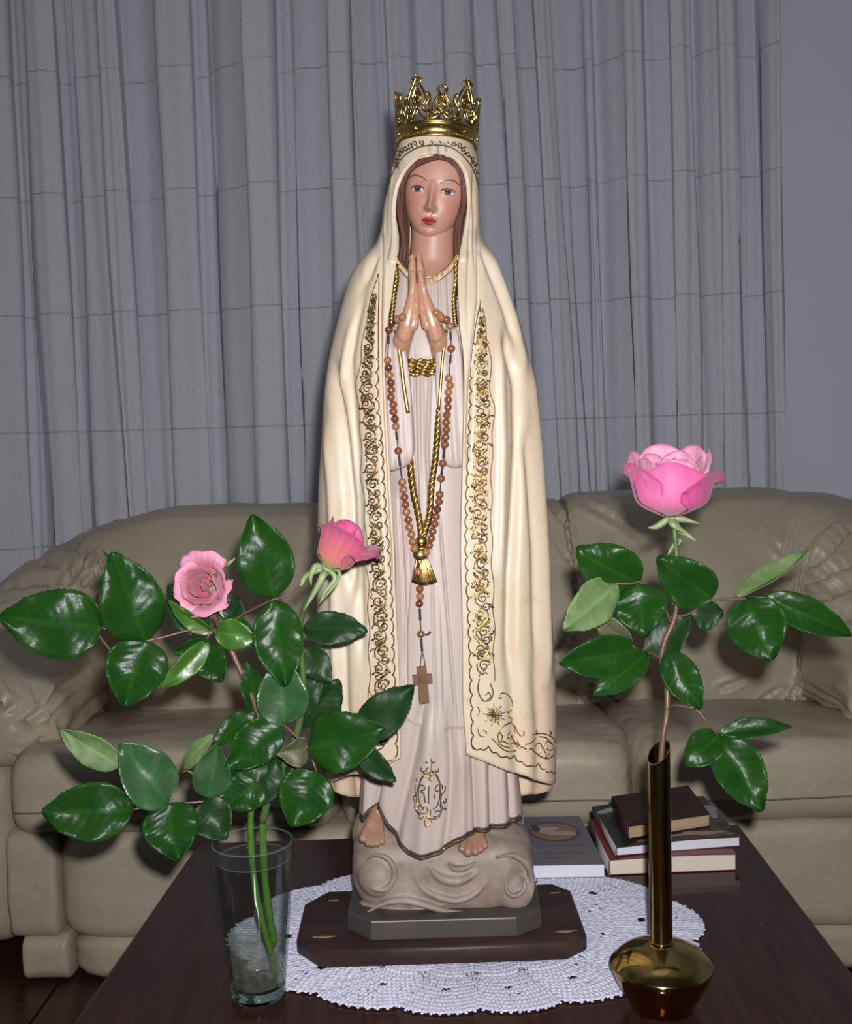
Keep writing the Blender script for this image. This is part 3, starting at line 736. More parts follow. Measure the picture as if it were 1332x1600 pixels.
# close the top and the underside so that nothing shows through
dress = mbd.build('dress', M['dress'], statue)
so = dress.modifiers.new('thickness', 'SOLIDIFY'); so.thickness = 0.002; so.offset = -1
BD = BVHTree.FromPolygons(mbd.v, mbd.f)
# dark and gold plaited cord along the hem
hp = []
for k in range(150):
    u = 0.245 + 0.51 * k / 149; hp.append(dress_pt(u, 0.999) + Vector((0, -0.001, 0)))
hp2 = [p + Vector((0, -0.0004, 0.0042)) for p in hp]
hm = MB()
hm.tube(hp, 0.0021, 6)
for s in (0, PI):
    hm.tube([p + Vector((0, -0.0012 + 0.0006 * cos(k * 1.2 + s), 0.0030 + 0.0014 * sin(k * 1.2 + s))) for k, p in enumerate(spline(hp, 400))], 0.0007, 4)
hem_trim = hm.build('hem_cord', M['dark_trim'], statue); hem_trim['label'] = 'dark plaited cord along the hem'
hg = MB()
for a_, b_ in ((66, 96),):
    hg.tube([p + Vector((0, -0.0022, 0.001)) for p in hp[a_:b_]], 0.0012, 5)
hg.build('hem_gilding', M['gold_paint'], statue)

# ---- sleeves: hanging folds of cloth, built as puffed slabs
def slab(poly, Yf, bulge, back, n=34, ridge=None):
    """a cushion-like slab with the outline poly (px), its front at about depth Yf, its back at `back`"""
    P_ = [W(x, y, Yf) for x, y in poly]
    ring = []
    m = len(P_)
    for k in range(m):
        a, b = P_[k], P_[(k+1) % m]
        c = max(1, int((b - a).length / 0.0035))
        ring += [a.lerp(b, i / c) for i in range(c)]
    for _ in range(2): ring = [ring[i] * 0.5 + (ring[i-1] + ring[(i+1) % len(ring)]) * 0.25 for i in range(len(ring))]
    c = sum(ring, Vector()) / len(ring); R = len(ring)
    levels = [(1.0, back - Yf), (1.0, 0.0015), (0.985, -bulge * 0.25), (0.93, -bulge * 0.55), (0.82, -bulge * 0.8), (0.62, -bulge * 0.95), (0.35, -bulge), (0.12, -bulge)]
    # inset towards a vertical spine, not towards one point
    zs = [p.z for p in ring]; z0, z1 = min(zs), max(zs)
    def spine(z):
        xs = [p.x for p in ring if abs(p.z - z) < 0.012]; return (min(xs) + max(xs)) / 2 if xs else c.x
    vs = []
    for s, dy in levels:
        for p in ring:
            zz = c.z + (p.z - c.z) * (1 - (1 - s) * 0.35 * 0.6)
            x = lerp(spine(p.z), p.x, s)
            q = Vector((x, p.y + dy, zz))
            if ridge and s < 1: q.y += ridge(q)
            vs.append(q)
    fs = [(k*R+i, k*R+(i+1) % R, (k+1)*R+(i+1) % R, (k+1)*R+i) for k in range(len(levels)-1) for i in range(R)]
    fs.append(tuple(range((len(levels)-1)*R, len(levels)*R)))
    fs.append(tuple(reversed(range(R))))
    return MB().add(vs, fs)
polyL = [(607,512),(617,508),(628,520),(633,555),(640,598),(646,645),(648,700),(646,718),(636,730),(608,738),(601,728),(600,640),(601,560)]
polyR = [(697,510),(708,508),(716,516),(724,560),(727,640),(727,728),(710,733),(696,728),(691,700),(685,642),(681,600),(681,556),(688,530)]
rg = lambda q: 0.0016 * sin(q.x * 520 + q.z * 20)
slL = slab(polyL, 1.238, 0.007, 1.262, ridge=rg).build('sleeve', M['dress'], statue, recalc=True)
slR = slab(polyR, 1.238, 0.007, 1.262, ridge=rg).build('sleeve', M['dress'], statue, recalc=True)
def edge_tube(mb, pts, Y, r, n=20, flat=1.0):
    mb.tube(spline([W(x, y, Y) for x, y in pts], n), r, 6, flat=flat, nrm=Vector((0, 1, 0)))
g = MB(); edge_tube(g, [(618,516),(626,560),(631,600),(638,646)], 1.2302, 0.0026, flat=0.45); g.build('sleeve_edging', M['gold_paint'], slL)
g = MB(); edge_tube(g, [(698,516),(692,560),(689,600),(686,640)], 1.2302, 0.0020, flat=0.45); g.build('sleeve_edging', M['gold_paint'], slR)
# inner cuffs round the wrists
for poly, par in (([(617,510),(632,536),(637,560),(642,600),(645,640),(638,646),(631,600),(624,556)], slL), ([(702,512),(690,530),(681,548),(681,600),(683,638),(687,638),(690,600),(696,556)], slR)):
    slab(poly, 1.2345, 0.003, 1.25).build('cuff_lining', M['dress'], par, recalc=True)

# ---- neck, head and face: one continuous painted skin
HK = 1.27 / F_PX
HO = W(681, 302, 1.289)
tilt, yaw, pitch = math.radians(9.0), math.radians(-5.0), math.radians(6)
HR = Matrix.Rotation(tilt, 3, 'Y') @ Matrix.Rotation(yaw, 3, 'Z') @ Matrix.Rotation(pitch, 3, 'X')
def head_w(v):
    return ismooth([(-74, 0), (-73, 7), (-71, 13), (-66, 20.5), (-58, 28), (-45, 36.5), (-30, 42.5), (-12, 46.5), (5, 48), (25, 47.5), (42, 44.5), (58, 39), (72, 31), (84, 19), (90, 8), (92, 0)], v)
def head_d(v):
    return ismooth([(-74, 6), (-72, 17), (-68, 27), (-60, 34), (-48, 38), (-30, 41), (-10, 42), (10, 42), (30, 41), (45, 38), (60, 31), (75, 21), (86, 10), (92, 0)], v)
def feat(u, v):
    """relief of the features, in px, forward"""
    d = 0
    s = abs(u)
    d -= 5.0 * math.exp(-((s - 22) / 13) ** 2 - ((v - 2) / 8.5) ** 2)            # sockets
    d += 4.6 * math.exp(-((s - 23.5) / 9.5) ** 2 - ((v + 0.5) / 6.5) ** 2)       # eyeballs under the lids
    d += 1.2 * math.exp(-((s - 26) / 14) ** 2 - ((v - 14) / 4.5) ** 2)           # brow
    d += 1.6 * math.exp(-((s - 27) / 13) ** 2 - ((v + 25) / 13) ** 2)            # cheeks
    t = min(1, max(0, (14 - v) / 42))                                             # nose: from the brow to the tip
    if -40 < v < 18:
        hgt = lerp(1.0, 15.5, t ** 1.25); wd = lerp(5.0, 5.2, t)
        f = sstep(18, 10, v) * (1 - sstep(-27.5, -33.5, v) if v < -27.5 else 1)
        d += hgt * f * math.exp(-(abs(u) / wd) ** 2.3)
    d += 5.5 * math.exp(-((s - 6.6) / 3.2) ** 2 - ((v + 28.5) / 3.6) ** 2)       # wings
    d -= 1.6 * math.exp(-((s - 4.0) / 2.0) ** 2 - ((v + 33) / 1.8) ** 2)         # nostrils
    d -= 0.9 * math.exp(-(u / 2.5) ** 2 - ((v + 38) / 4) ** 2)                    # philtrum
    m = max(0, 1 - (s / 13.5) ** 2)
    d += 3.6 * m ** 0.6 * math.exp(-((v + 43.6) / 2.8) ** 2) + 3.9 * max(0, 1 - (s / 11.5) ** 2) ** 0.6 * math.exp(-((v + 50) / 3.2) ** 2)
    d -= 2.0 * max(0, 1 - (s / 14) ** 2) * math.exp(-((v + 46.4) / 1.0) ** 2)
    d -= 1.5 * math.exp(-(u / 12) ** 2 - ((v + 56) / 3.0) ** 2)
    d += 3.0 * math.exp(-(u / 10) ** 2 - ((v + 65) / 6.5) ** 2)                   # chin
    d += 2.0 * math.exp(-(s / 30) ** 2 - ((v + 45) / 16) ** 2)                    # muzzle
    # lid edges
    for c in (-23.5, 23.5):
        e = (u - c) / 11.0
        if abs(e) < 1:
            top = -0.3 + 4.4 * (1 - e * e) ** 0.8; bot = -0.8 - 4.4 * (1 - e * e) ** 0.8
            d += 1.0 * math.exp(-((v - top - 0.8) / 1.0) ** 2) + 0.6 * math.exp(-((v - bot + 0.8) / 1.0) ** 2)
            if bot < v < top: d -= 0.7
    return d
SKIN = Vector((0.42, 0.215, 0.155)); PINK = Vector((0.42, 0.135, 0.11))
def fcol(u, v, front):
    c = SKIN.copy()
    if not front: return tuple(c)
    s = abs(u)
    c = c.lerp(PINK, 0.50 * math.exp(-((s - 27) / 13) ** 2 - ((v + 20) / 12) ** 2))
    c = c.lerp(Vector((0.42, 0.20, 0.15)), 0.35 * math.exp(-((s - 23) / 15) ** 2 - ((v - 9) / 5) ** 2))
    c = c.lerp(Vector((0.40, 0.20, 0.14)), 0.35 * math.exp(-((s - 9) / 3.5) ** 2 - ((v + 10) / 16) ** 2))
    # brows
    for sg, pts in ((-1, [(11, 12.5), (20, 17.5), (33, 19), (46, 12)]), (1, [(11, 11), (21, 16.8), (30, 17.2), (39, 12.5)])):
        if sg * u > 0:
            e = abs(v - ismooth(pts, s)); inside = pts[0][0] - 1 < s < pts[-1][0] + 1
            if inside: c = c.lerp(Vector((0.075, 0.035, 0.025)), 0.95 * sstep(1.5, 0.6, e))
    for cx in (-23.5, 23.5):
        e = (u - cx) / 10.5
        if abs(e) < 1:
            top = -0.3 + 4.0 * (1 - e * e) ** 0.8; bot = -0.8 - 4.4 * (1 - e * e) ** 0.8
            if bot < v < top:
                c = Vector((0.52, 0.48, 0.42))
                r = math.hypot(u - cx + 0.4, (v + 0.2))
                if r < 5.4: c = Vector((0.060, 0.036, 0.028))
                if r < 2.8: c = Vector((0.02, 0.016, 0.015))
                if math.hypot(u - cx + 1.6, v - 1.6) < 0.8: c = Vector((0.5, 0.48, 0.45))
            if abs(v - top) < 1.25: c = Vector((0.085, 0.04, 0.03))
            if abs(v - bot) < 0.6: c = c.lerp(Vector((0.32, 0.15, 0.11)), 0.7)
            if abs(v - top - 3.6) < 0.5: c = c.lerp(Vector((0.33, 0.15, 0.11)), 0.6)
    # lips
    um = u
    up_top = -41.0 - 1.6 * math.exp(-(um / 1.8) ** 2) - 4.6 * (abs(um) / 11.5) ** 2.0
    lo_bot = -52.6 + 6.0 * (abs(um) / 11.0) ** 2.2
    if abs(um) < 11.3 and lo_bot < v < up_top:
        c = Vector((0.30, 0.03, 0.032))
        if abs(v + 46.3) < 0.7: c = Vector((0.20, 0.02, 0.02))
    for nx in (-4, 4):
        if math.hypot((u - nx) / 2.0, (v + 33.2) / 1.1) < 1: c = Vector((0.20, 0.07, 0.05))
    return tuple(c)
def hp_(u, v, d): return HO + HR @ Vector((u * HK, -d * HK, v * HK))
nu, nvv = 300, 300
vs, fs, cs = [], [], []
for j in range(nvv):
    t = j / (nvv - 1); v = -74 + 166 * (t - 0.035 * sin(2 * PI * t) * 0.9)
    w_, dd = head_w(v), head_d(v)
    for i in range(nu):
        a = -PI + 2 * PI * i / nu
        s = a / PI; a2 = PI * (1 if s > 0 else -1) * abs(s) ** 1.35
        front = abs(a2) < PI / 2
        u = w_ * sin(a2); c_ = cos(a2)
        d = dd * (abs(c_) ** 0.82) if front else -55 * (max(0, 1 - (v / 92) ** 2)) ** 0.5 * abs(c_) ** 0.8 * (1 if v > -30 else max(0.2, 1 + (v + 30) / 60))
        if front: d += feat(u, v) * min(1, c_ * 3.0)
        vs.append(hp_(u, v, d)); cs.append(fcol(u, v, front))
for j in range(nvv - 1):
    for i in range(nu):
        a, b = j*nu+i, j*nu+(i+1) % nu
        fs.append((a, b, b + nu, a + nu))
hd = MB().add(vs, fs, cs)
# neck, growing out of the head down into the collar
nk0, nk1 = W(678, 352, 1.296), W(675, 455, 1.305)
def neck(u, v):
    p = nk0.lerp(nk1, v); a = u * 2 * PI
    r = lerp(0.0255, 0.031, v ** 2) + 0.013 * sstep(0.55, 1, v)
    return p + Vector((r * 1.02 * cos(a), r * 0.95 * sin(a), 0))
hd.grid(neck, 64, 30, closeu=True, cfn=lambda u, v: tuple(SKIN * 0.95))
head = hd.build('head', M['skin'], statue, recalc=True)

# ---- hair: painted strands round the face
hb = MB(); random.seed(3)
def hair_lock(side, off, y1, r, seed, Yoff=0.0):
    base = {-1: [(684,246),(668,250),(650,257),(638,268),(630,284),(627,305),(626,330),(629,355),(632,375),(630,398),(628,415)],
             1: [(684,246),(697,248),(710,257),(719,270),(724,290),(725,310),(722,332),(717,352),(714,372),(714,398),(716,412)]}[side]
    pts = []
    for k, (x, y) in enumerate(base):
        if y > y1: break
        cx, cy = (680, 310)
        dx, dy = x - cx, y - cy; l = math.hypot(dx, dy)
        wv = 1.0 * sin(k * 1.6 + seed)
        o = off + (wv if k > 4 else 0)
        xx = x + (dx / l * o if k < 7 else side * o); yy = y + (dy / l * o if k < 7 else 0)
        dep = 1.2550 + 0.013 * sstep(0, 5, k) + Yoff
        pts.append(W(xx, yy, dep))
    return spline(pts, 46)
for side in (-1, 1):
    for k in range(9):
        hb.tube(hair_lock(side, 2.5 - k * 1.15 if k < 6 else 4 - (k-5), 420 if k < 4 else (405 if k < 6 else 380), 0, k * 1.3 + side, Yoff=0.0018 * (k % 3) + 0.0035 * (k > 4)), lambda t: 0.0025 * (0.6 + 0.4 * min(1, t * 4)) * (1 - 0.3 * sstep(0.85, 1, t)), 7)
# the mass of hair behind
hb.grid(lambda u, v: W(lerp(624, 640, u) + (1 - v) * 2, lerp(268, 425, v), 1.284 + 0.004 * cos(u * PI)), 8, 20)
hb.grid(lambda u, v: W(lerp(706, 728, u), lerp(262, 420, v), 1.284 + 0.004 * cos(u * PI)), 8, 20)
hair = hb.build('hair', M['hair'], statue)

# ---- veil rim (pale roll that frames the hair) and its painted border line
def onM(px, py, off=0.0006): return onto(BM, px, py, off)[0]
def draw(mb, bvh, poly, r, n=24, flat=0.45, off=0.0005, fn=None):
    pts = spline([Vector((x, 0, y)) for x, y in poly], n); seg = []; nr = {}
    def flush():
        if len(seg) > 2:
            ps = [s_[0] for s_ in seg]; ns = [s_[1] for s_ in seg]
            it = iter(range(10**6))
            mb.tube(ps, r, 6, flat=flat, nrm=lambda p, ps=ps, ns=ns: ns[min(range(len(ps)), key=lambda i: (ps[i]-p).length_squared)])
    last = None
    for p in pts:
        h, n_ = onto(bvh, p.x, p.z, off)
        if h is None or (last is not None and (h - last).length > 0.012):
            flush(); seg = []; 
            if h is None: last = None; continue
        seg.append((h, n_)); last = h
    flush()
def spiral(cx, cy, r, a0, turns, dirn=1, n=14, decay=0.82):
    return [(cx + r * (1 - decay * i / (n-1)) * cos(a0 + dirn * turns * 2 * PI * i / (n-1)), cy + r * (1 - decay * i / (n-1)) * sin(a0 + dirn * turns * 2 * PI * i / (n-1))) for i in range(n)]
def comma(x, y, l, a, bend=0.6):
    return [(x, y), (x + l * 0.5 * cos(a), y + l * 0.5 * sin(a)), (x + l * cos(a + bend), y + l * sin(a + bend))]
RR = 0.00082
gold, dark = MB(), MB()
# border strips down the two front edges: (y, x of scalloped inner line, x of outer line)
SL = [(424,592,590),(460,592,583),(500,591,573),(560,591,564),(600,590,558),(640,593,561),(680,597,565),(740,600,565),(800,604,571),(860,609,573),(920,613,576),(980,615,577),(1045,617,578),(1100,620,577),(1150,621,577),(1186,621,578)]
SR = [(474,751,753),(515,743,759),(555,737,766),(612,735,767),(641,734,772),(700,731,769),(785,728,768),(871,728,769),(960,732,772),(1020,734,772),(1070,735,772)]
def strip(tab, y0, y1, side, seed):
    rnd = random.Random(seed)
    xi = [(a, b) for a, b, c in tab]; xo = [(a, c) for a, b, c in tab]
    # scalloped line, only where the strip is full
    ys0 = 560 if side < 0 else 590
    y = ys0; pts = []
    L_ = 21.5
    while y < (1180 if side < 0 else 1165):
        tx = ismooth(xi, y) if y <= tab[-1][0] else (736 + (y-1070)*0.02)
        seg = [(tx + side * 3.4, y), (tx + side * 0.6, y + L_ * 0.16), (tx - side * 0.8, y + L_ * 0.5), (tx + side * 0.6, y + L_ * 0.84), (tx + side * 3.4, y + L_)]
        draw(dark, BM, seg, RR * 1.05, 12); y += L_
    # the plain line below the point of the strip
    draw(dark, BM, [(ismooth(xi, q), q) for q in np.linspace(y0, ys0, 12)], RR * 0.8, 20)
    # outer running line
    draw(dark, BM, [(ismooth(xo, q) + 1.6 * sin(q / 11.0), q) for q in np.linspace(y0, y1, 90)], RR * 0.75, 200)
    # scrolls
    y = y0 + 14; k = 0
    while y < y1 - 8:
        a, b = ismooth(xi, y), ismooth(xo, y); m = (a + b) / 2 + side * 1.5 ; h = abs(b - a) / 2 * 0.80
        if h < 4: y += 8; continue
        st = 27 * min(1, h / 14) + 6; sd = 1 if k % 2 else -1
        tgt = gold if rnd.random() < 0.62 else dark
        # S stem
        draw(gold, BM, [(m - sd * h * .7, y - st * .5), (m - sd * h * .1, y - st * .25), (m + sd * h * .55, y), (m + sd * h * .5, y + st * .35), (m - sd * h * .1, y + st * .55)], RR * 1.25, 14)
        draw(tgt, BM, spiral(m - sd * h * .15, y + st * .12, h * .60, 0.5 * sd, 1.35, sd), RR * 1.1, 16)
        draw(gold, BM, comma(m - sd * h * .6, y + st * .1, h * .7, 1.2 * sd, .8 * sd), RR * 1.5, 7)
        draw(dark, BM, spiral(m + sd * h * .35, y - st * .30, h * .46, PI * .6 * sd, 1.2, -sd), RR * 1.15, 13)
        for q in range(6):
            draw(gold if rnd.random() < .5 else dark, BM, comma(m + rnd.uniform(-.7, .7) * h, y + rnd.uniform(-.5, .5) * st, h * .55, rnd.uniform(0, 6.28), sd * .9), RR * rnd.uniform(.9, 1.5), 6)
        y += st * .80; k += 1
strip(SL, 428, 1178, -1, 5)
gold_left = gold; gold = MB()
strip(SR, 480, 1064, 1, 8)
# finials at the top of both strips
for x, y in ((752, 474),):
    draw(gold, BM, [(x, y - 4), (x - 1.5, y + 8), (x + 1, y + 18)], RR, 8); draw(dark, BM, [(x - 5, y + 14), (x, y + 10), (x + 5, y + 15)], RR, 6)
# the sunburst flower and the corner scrolls
gold_right = gold; gold = MB()
for q in range(18):
    a = q * PI / 9 + 0.1; r0, r1 = (3, 18) if q % 2 else (3, 12)
    draw(gold if q % 3 else dark, BM, [(773 + r0 * cos(a), 1117 + r0 * sin(a)), (773 + r1 * cos(a), 1117 + r1 * sin(a))], RR * (0.8 if q % 2 else 1.1), 6)
draw(dark, BM, spiral(773, 1117, 3, 0, 1.2), RR * 1.4, 8)
def sc(lst, w=1.0):
    for kind, poly in lst:
        draw(gold if kind == 'g' else dark, BM, poly, RR * w, max(8, len(poly) * 5))
cx = lambda x, y: (690 + .2375 * x, 880 + .2375 * y)
sc([('g', [cx(*p) for p in q]) for q in (
    [(380,870),(395,855),(430,860),(460,900),(465,950),(440,985),(425,960)], [(375,880),(390,890),(400,875)], [(440,1010),(462,1025),(450,1050),(410,1070),(375,1110),(375,1170),(400,1200),(450,1215)],
    [(450,1110),(430,1140),(455,1155),(480,1110),(470,1060),(430,1050)], [(480,1060),(500,1110),(530,1140),(545,1110),(525,1100)], [(330,1150),(360,1180),(400,1220),(450,1240),(510,1220),(540,1200),(590,1180),(620,1150)],
    [(500,1160),(510,1190),(540,1200),(560,1180)], [(450,1200),(470,1180),(500,1210),(480,1240)], [(600,1130),(660,1120),(720,1140),(750,1180),(740,1250)], [(700,1190),(690,1220),(720,1230),(735,1200),(700,1170),(670,1210),(690,1260)],
    [(610,1210),(640,1180),(660,1210),(640,1260),(680,1280),(710,1250)], [(380,1190),(400,1170),(440,1190)], [(560,1240),(590,1220),(620,1250)], [(240,1080),(250,1130),(285,1140),(295,1110),(270,1100)], [(235,940),(250,970),(240,1000)], [(620,1100),(630,1115),(615,1120)], [(710,1105),(725,1118),(712,1125)])])
sc([('d', [cx(*p) for p in q]) for q in (
    [(455,1130),(470,1160),(500,1190),(560,1225)], [(380,1110),(400,1140),(385,1180)], [(640,1140),(690,1150),(720,1190)], [(600,1230),(650,1270),(700,1285),(740,1260)], [(300,1000),(330,990),(345,960)], [(250,760),(240,830),(270,900),(320,900),(340,850),(320,790)], [(290,870),(310,850),(325,880),(300,900)],
    [(235,700),(255,720),(245,750)])])
# scalloped line above the right hem
hx = [(738,1165),(752,1170),(764,1166),(776,1176),(792,1182),(804,1180),(816,1190),(832,1196),(842,1192),(852,1202),(862,1205),(870,1204)]
for (x0, y0), (x1, y1) in zip(hx, hx[1:]):
    draw(gold if x0 > 810 else dark, BM, [(x0, y0), ((x0+x1)/2 - 1, (y0+y1)/2 + 4), (x1, y1)], RR * 1.15, 7)
# left lower corner
sc([('d', [(600,1158),(592,1165),(590,1150),(598,1146),(603,1156),(598,1168),(590,1172)]), ('g', [(616,1186),(600,1192),(584,1197),(560,1203),(530,1208)]), ('d', [(570,1194),(578,1186),(588,1192)])])
# scroll band of the veil between crown and pale roll
vb = lambda x, y: (560 + .2 * x, 100 + .2 * y)
draw(dark, BM, [vb(*p) for p in [(262,880),(300,800),(370,712),(480,652),(600,636),(720,652),(820,722),(900,832),(945,980)]], RR * 1.1, 60)
random.seed(11)
arc = spline([Vector((*vb(*p), 0)) for p in [(292,790),(318,715),(365,665),(450,622),(600,606),(740,620),(835,680),(900,770),(932,900)]], 20)
for k, p in enumerate(arc):
    if 8 < k < 12: 
        draw(dark, BM, comma(p.x, p.y, 4, 0.3, .5), RR, 6); continue
    draw(dark, BM, spiral(p.x, p.y, 4.6, k * 1.3, 1.1, 1 if k % 2 else -1), RR * 1.0, 12)
    draw(dark, BM, comma(p.x + 2, p.y + 3, 5, k, .9), RR * 1.1, 6)
M['bronze_gilt'] = mat('bronze_gilding', (0.30, 0.19, 0.065), 0.42, 0.9, mottle=[(140, (0.07, 0.04, 0.02), 0.45, 0.65)])  # darker bronze tone of gilt for the left strip
for g_, m_ in ((gold_left, 'bronze_gilt'), (gold_right, 'gold_paint'), (gold, 'gold_paint')):
    tag(g_.build('gilt_scroll_border', M[m_], mantle), 'gilt scrollwork along the mantle edge')
d2 = dark.build('dark_scroll_outline', mat('bronze_outline', (0.16, 0.095, 0.035), 0.42, 0.75, mottle=[(120, (0.05, 0.03, 0.015), .45, .65)]), mantle); d2['label'] = 'dark bronze scroll and scallop lines'

# ---- collar band with scrolls, belt, neck ropes, cord and tassel, emblem
col = MB()
cpts = [(621,400),(628,412),(640,424),(655,432),(668,434),(680,430),(692,422),(704,412),(712,402),(716,396)]
def collar_pt(u, v):
    p = spline_c[int(u * 59)]
    return Vector((p.x, p.y, p.z - v * 0.0105)) + Vector((0, -0.0042 * sin(PI * v) - 0.004 * v, 0))
spline_c = spline([W(x, y, 1.270 - 0.010 * (1 - ((x - 668) / 50) ** 2)) for x, y in cpts], 60)
col.grid(collar_pt, 60, 8); collar = col.build('collar', M['veil_rim'], statue)
so = collar.modifiers.new('t', 'SOLIDIFY'); so.thickness = 0.004; so.offset = 1
cg = MB()
for k in range(15):
    p = spline_c[2 + k * 4] + Vector((0, -0.0085, -0.0052))
    sp = spiral(0, 0, 0.0032, k * 2.1, 1.2, 1 if k % 2 else -1, 12)
    cg.tube([p + Vector((a, 0, b)) for a, b in sp], 0.00055, 5)
cg.tube([p + Vector((0, -0.0055, -0.0005)) for p in spline_c], 0.0007, 5); cg.tube([p + Vector((0, -0.0080, -0.0100)) for p in spline_c], 0.0007, 5)
cg.build('collar_scrolls', M['gold_paint'], collar)

def rope(mb, pts, R, pitch, strands=3, n=6):
    pts = spline(pts, 90); L_ = sum((pts[i+1]-pts[i]).length for i in range(89)); fr = []
    for s in range(strands):
        path = []
        for k, p in enumerate(pts):
            d = (pts[min(k+1, 89)] - pts[max(k-1, 0)]).normalized(); a = Vector((0, 1, 0)); a = (a - d * a.dot(d)).normalized(); b = d.cross(a)
            ph = 2 * PI * s / strands + (k / 89) * L_ / pitch * 2 * PI
            path.append(p + (a * cos(ph) + b * sin(ph)) * R * 0.52)
        mb.tube(path, R * 0.60, n)
for pts in ([(619,418),(620,440),(616,465),(613,490),(612,512)], [(713,408),(713,440),(710,470),(711,495),(713,510)]):
    r_ = MB(); rope(r_, [W(x, y, 1.252 if i > 1 else 1.258) for i, (x, y) in enumerate(pts)], 0.0030, 0.014)
    r_.build('gilt_neck_rope', M['gold'], statue)
cordm = MB()
def proj(x, y, lift): 
    h, n_ = onto(BD, x, y, lift); return h if h else W(x, y, 1.235)
rope(cordm, [proj(x, y, 0.0035) for x, y in [(642,716),(645,750),(649,780),(655,812),(660,838)]], 0.0040, 0.022)
rope(cordm, [proj(x, y, 0.0035 + (0.004 if y < 700 else 0)) for x, y in [(686,640),(683,680),(680,720),(675,760),(668,805),(662,838)]], 0.0038, 0.022)
cord = cordm.build('gilt_cord', M['gold'], statue)
tm = MB()
kn = proj(660, 845, 0.006)
tm.ball(kn, 0.0068, 16, (1, .9, .95)); tm.ball(proj(659, 866, 0.006), 0.0085, 16, (1.05, .8, .9))
tm.lathe([(0.0075, 0), (0.0085, 0.002), (0.0075, 0.004)], kn + Vector((0, 0, -0.010)), 16)
random.seed(5)
for k in range(15):
    f = (k - 7) / 7; top = proj(660 + f * 7, 868, 0.006 + 0.002 * cos(f * 1.5)); bot = proj(664 + f * 17, 909 + 4 * cos(f * 1.6), 0.0035 + 0.004 * cos(f * 1.5))
    mid = top.lerp(bot, 0.5) + Vector((0, -0.002, 0))
    tm.tube(spline([top, mid, bot], 8), lambda t: 0.0013 + 0.0010 * t, 6)
tm.build('tassel', M['gold'], cord)
belt = MB()
for k in range(5):
    yy = 564 + k * 5.4
    belt.tube([proj(x, yy + 1.6 * sin(x * .35 + k * 1.7) - (0 if k else 1.5 * sin(x * .9)), 0.0026 + 0.001 * sin(x * .5 + k)) for x in np.linspace(638, 682, 24)], 0.0024, 7)
belt.build('gilt_belt', M['gold'], statue)
# emblem on the skirt
em, emd = MB(), MB()
ex = lambda x, y: (620 + .0875 * x, 1170 + .0875 * y)
for kind, q in (('d', [(470,480),(420,600),(395,760),(400,900),(430,1000),(480,1070)]), ('d', [(710,480),(760,600),(775,760),(760,900),(720,1020),(650,1080)]), ('g', [(500,470),(440,560),(370,760),(360,950),(400,1060)]), ('g', [(690,440),(760,560),(790,760),(790,950),(830,1090)]),
    ('g', [(560,240),(530,250),(530,220)]), ('g', [(610,170),(625,260),(610,340),(590,420),(600,520)]), ('g', [(690,230),(660,250),(640,230)]), ('d', [(450,330),(440,380),(480,410),(530,380),(560,330)]), ('d', [(740,350),(750,390),(710,410),(680,380)]),
    ('g', [(520,480),(560,520),(600,565),(650,520),(700,470)]), ('g', [(480,450),(530,440),(600,380),(680,440),(730,480)]), ('g', [(540,430),(600,480),(660,430),(600,400),(540,430)]), ('d', [(430,650),(490,660),(500,720),(440,760),(490,810),(510,960)]),
    ('d', [(575,660),(570,820),(565,980)]), ('d', [(740,630),(700,680),(690,740),(750,760)]), ('g', [(670,800),(670,900)]), ('d', [(350,530),(370,600)]), ('d', [(340,650),(330,740),(345,830),(300,870),(330,960),(330,1060),(380,1150),(420,1200)]),
    ('d', [(810,640),(820,720)]), ('d', [(860,660),(860,740),(800,830),(790,930),(780,1040),(810,1100)]), ('d', [(870,880),(880,930),(850,970),(830,930)]), ('d', [(830,1070),(870,1060),(870,1100)]), ('d', [(740,1090),(760,1120),(790,1100)]),
    ('g', [(340,1010),(350,1080),(420,1150),(520,1150),(550,1080),(500,1030),(470,1090)]), ('g', [(390,1220),(440,1250),(500,1210),(580,1250),(650,1250),(740,1240),(800,1150)]), ('g', [(500,1250),(500,1330),(530,1390),(600,1320),(620,1260)]), ('g', [(600,1080),(600,1180),(560,1240)]), ('d', [(650,1200),(700,1220),(760,1180),(810,1110)]), ('g', [(420,1000),(400,1060),(440,1110)]), ('d', [(690,1140),(720,1100)])):
    draw(em if kind == 'g' else emd, BD, [ex(*p) for p in q], RR * 1.05, max(8, 5 * len(q)), flat=0.5)
emo = em.build('gilt_emblem', M['gold_paint'], dress); emd.build('emblem_outline', M['dark_trim'], dress)

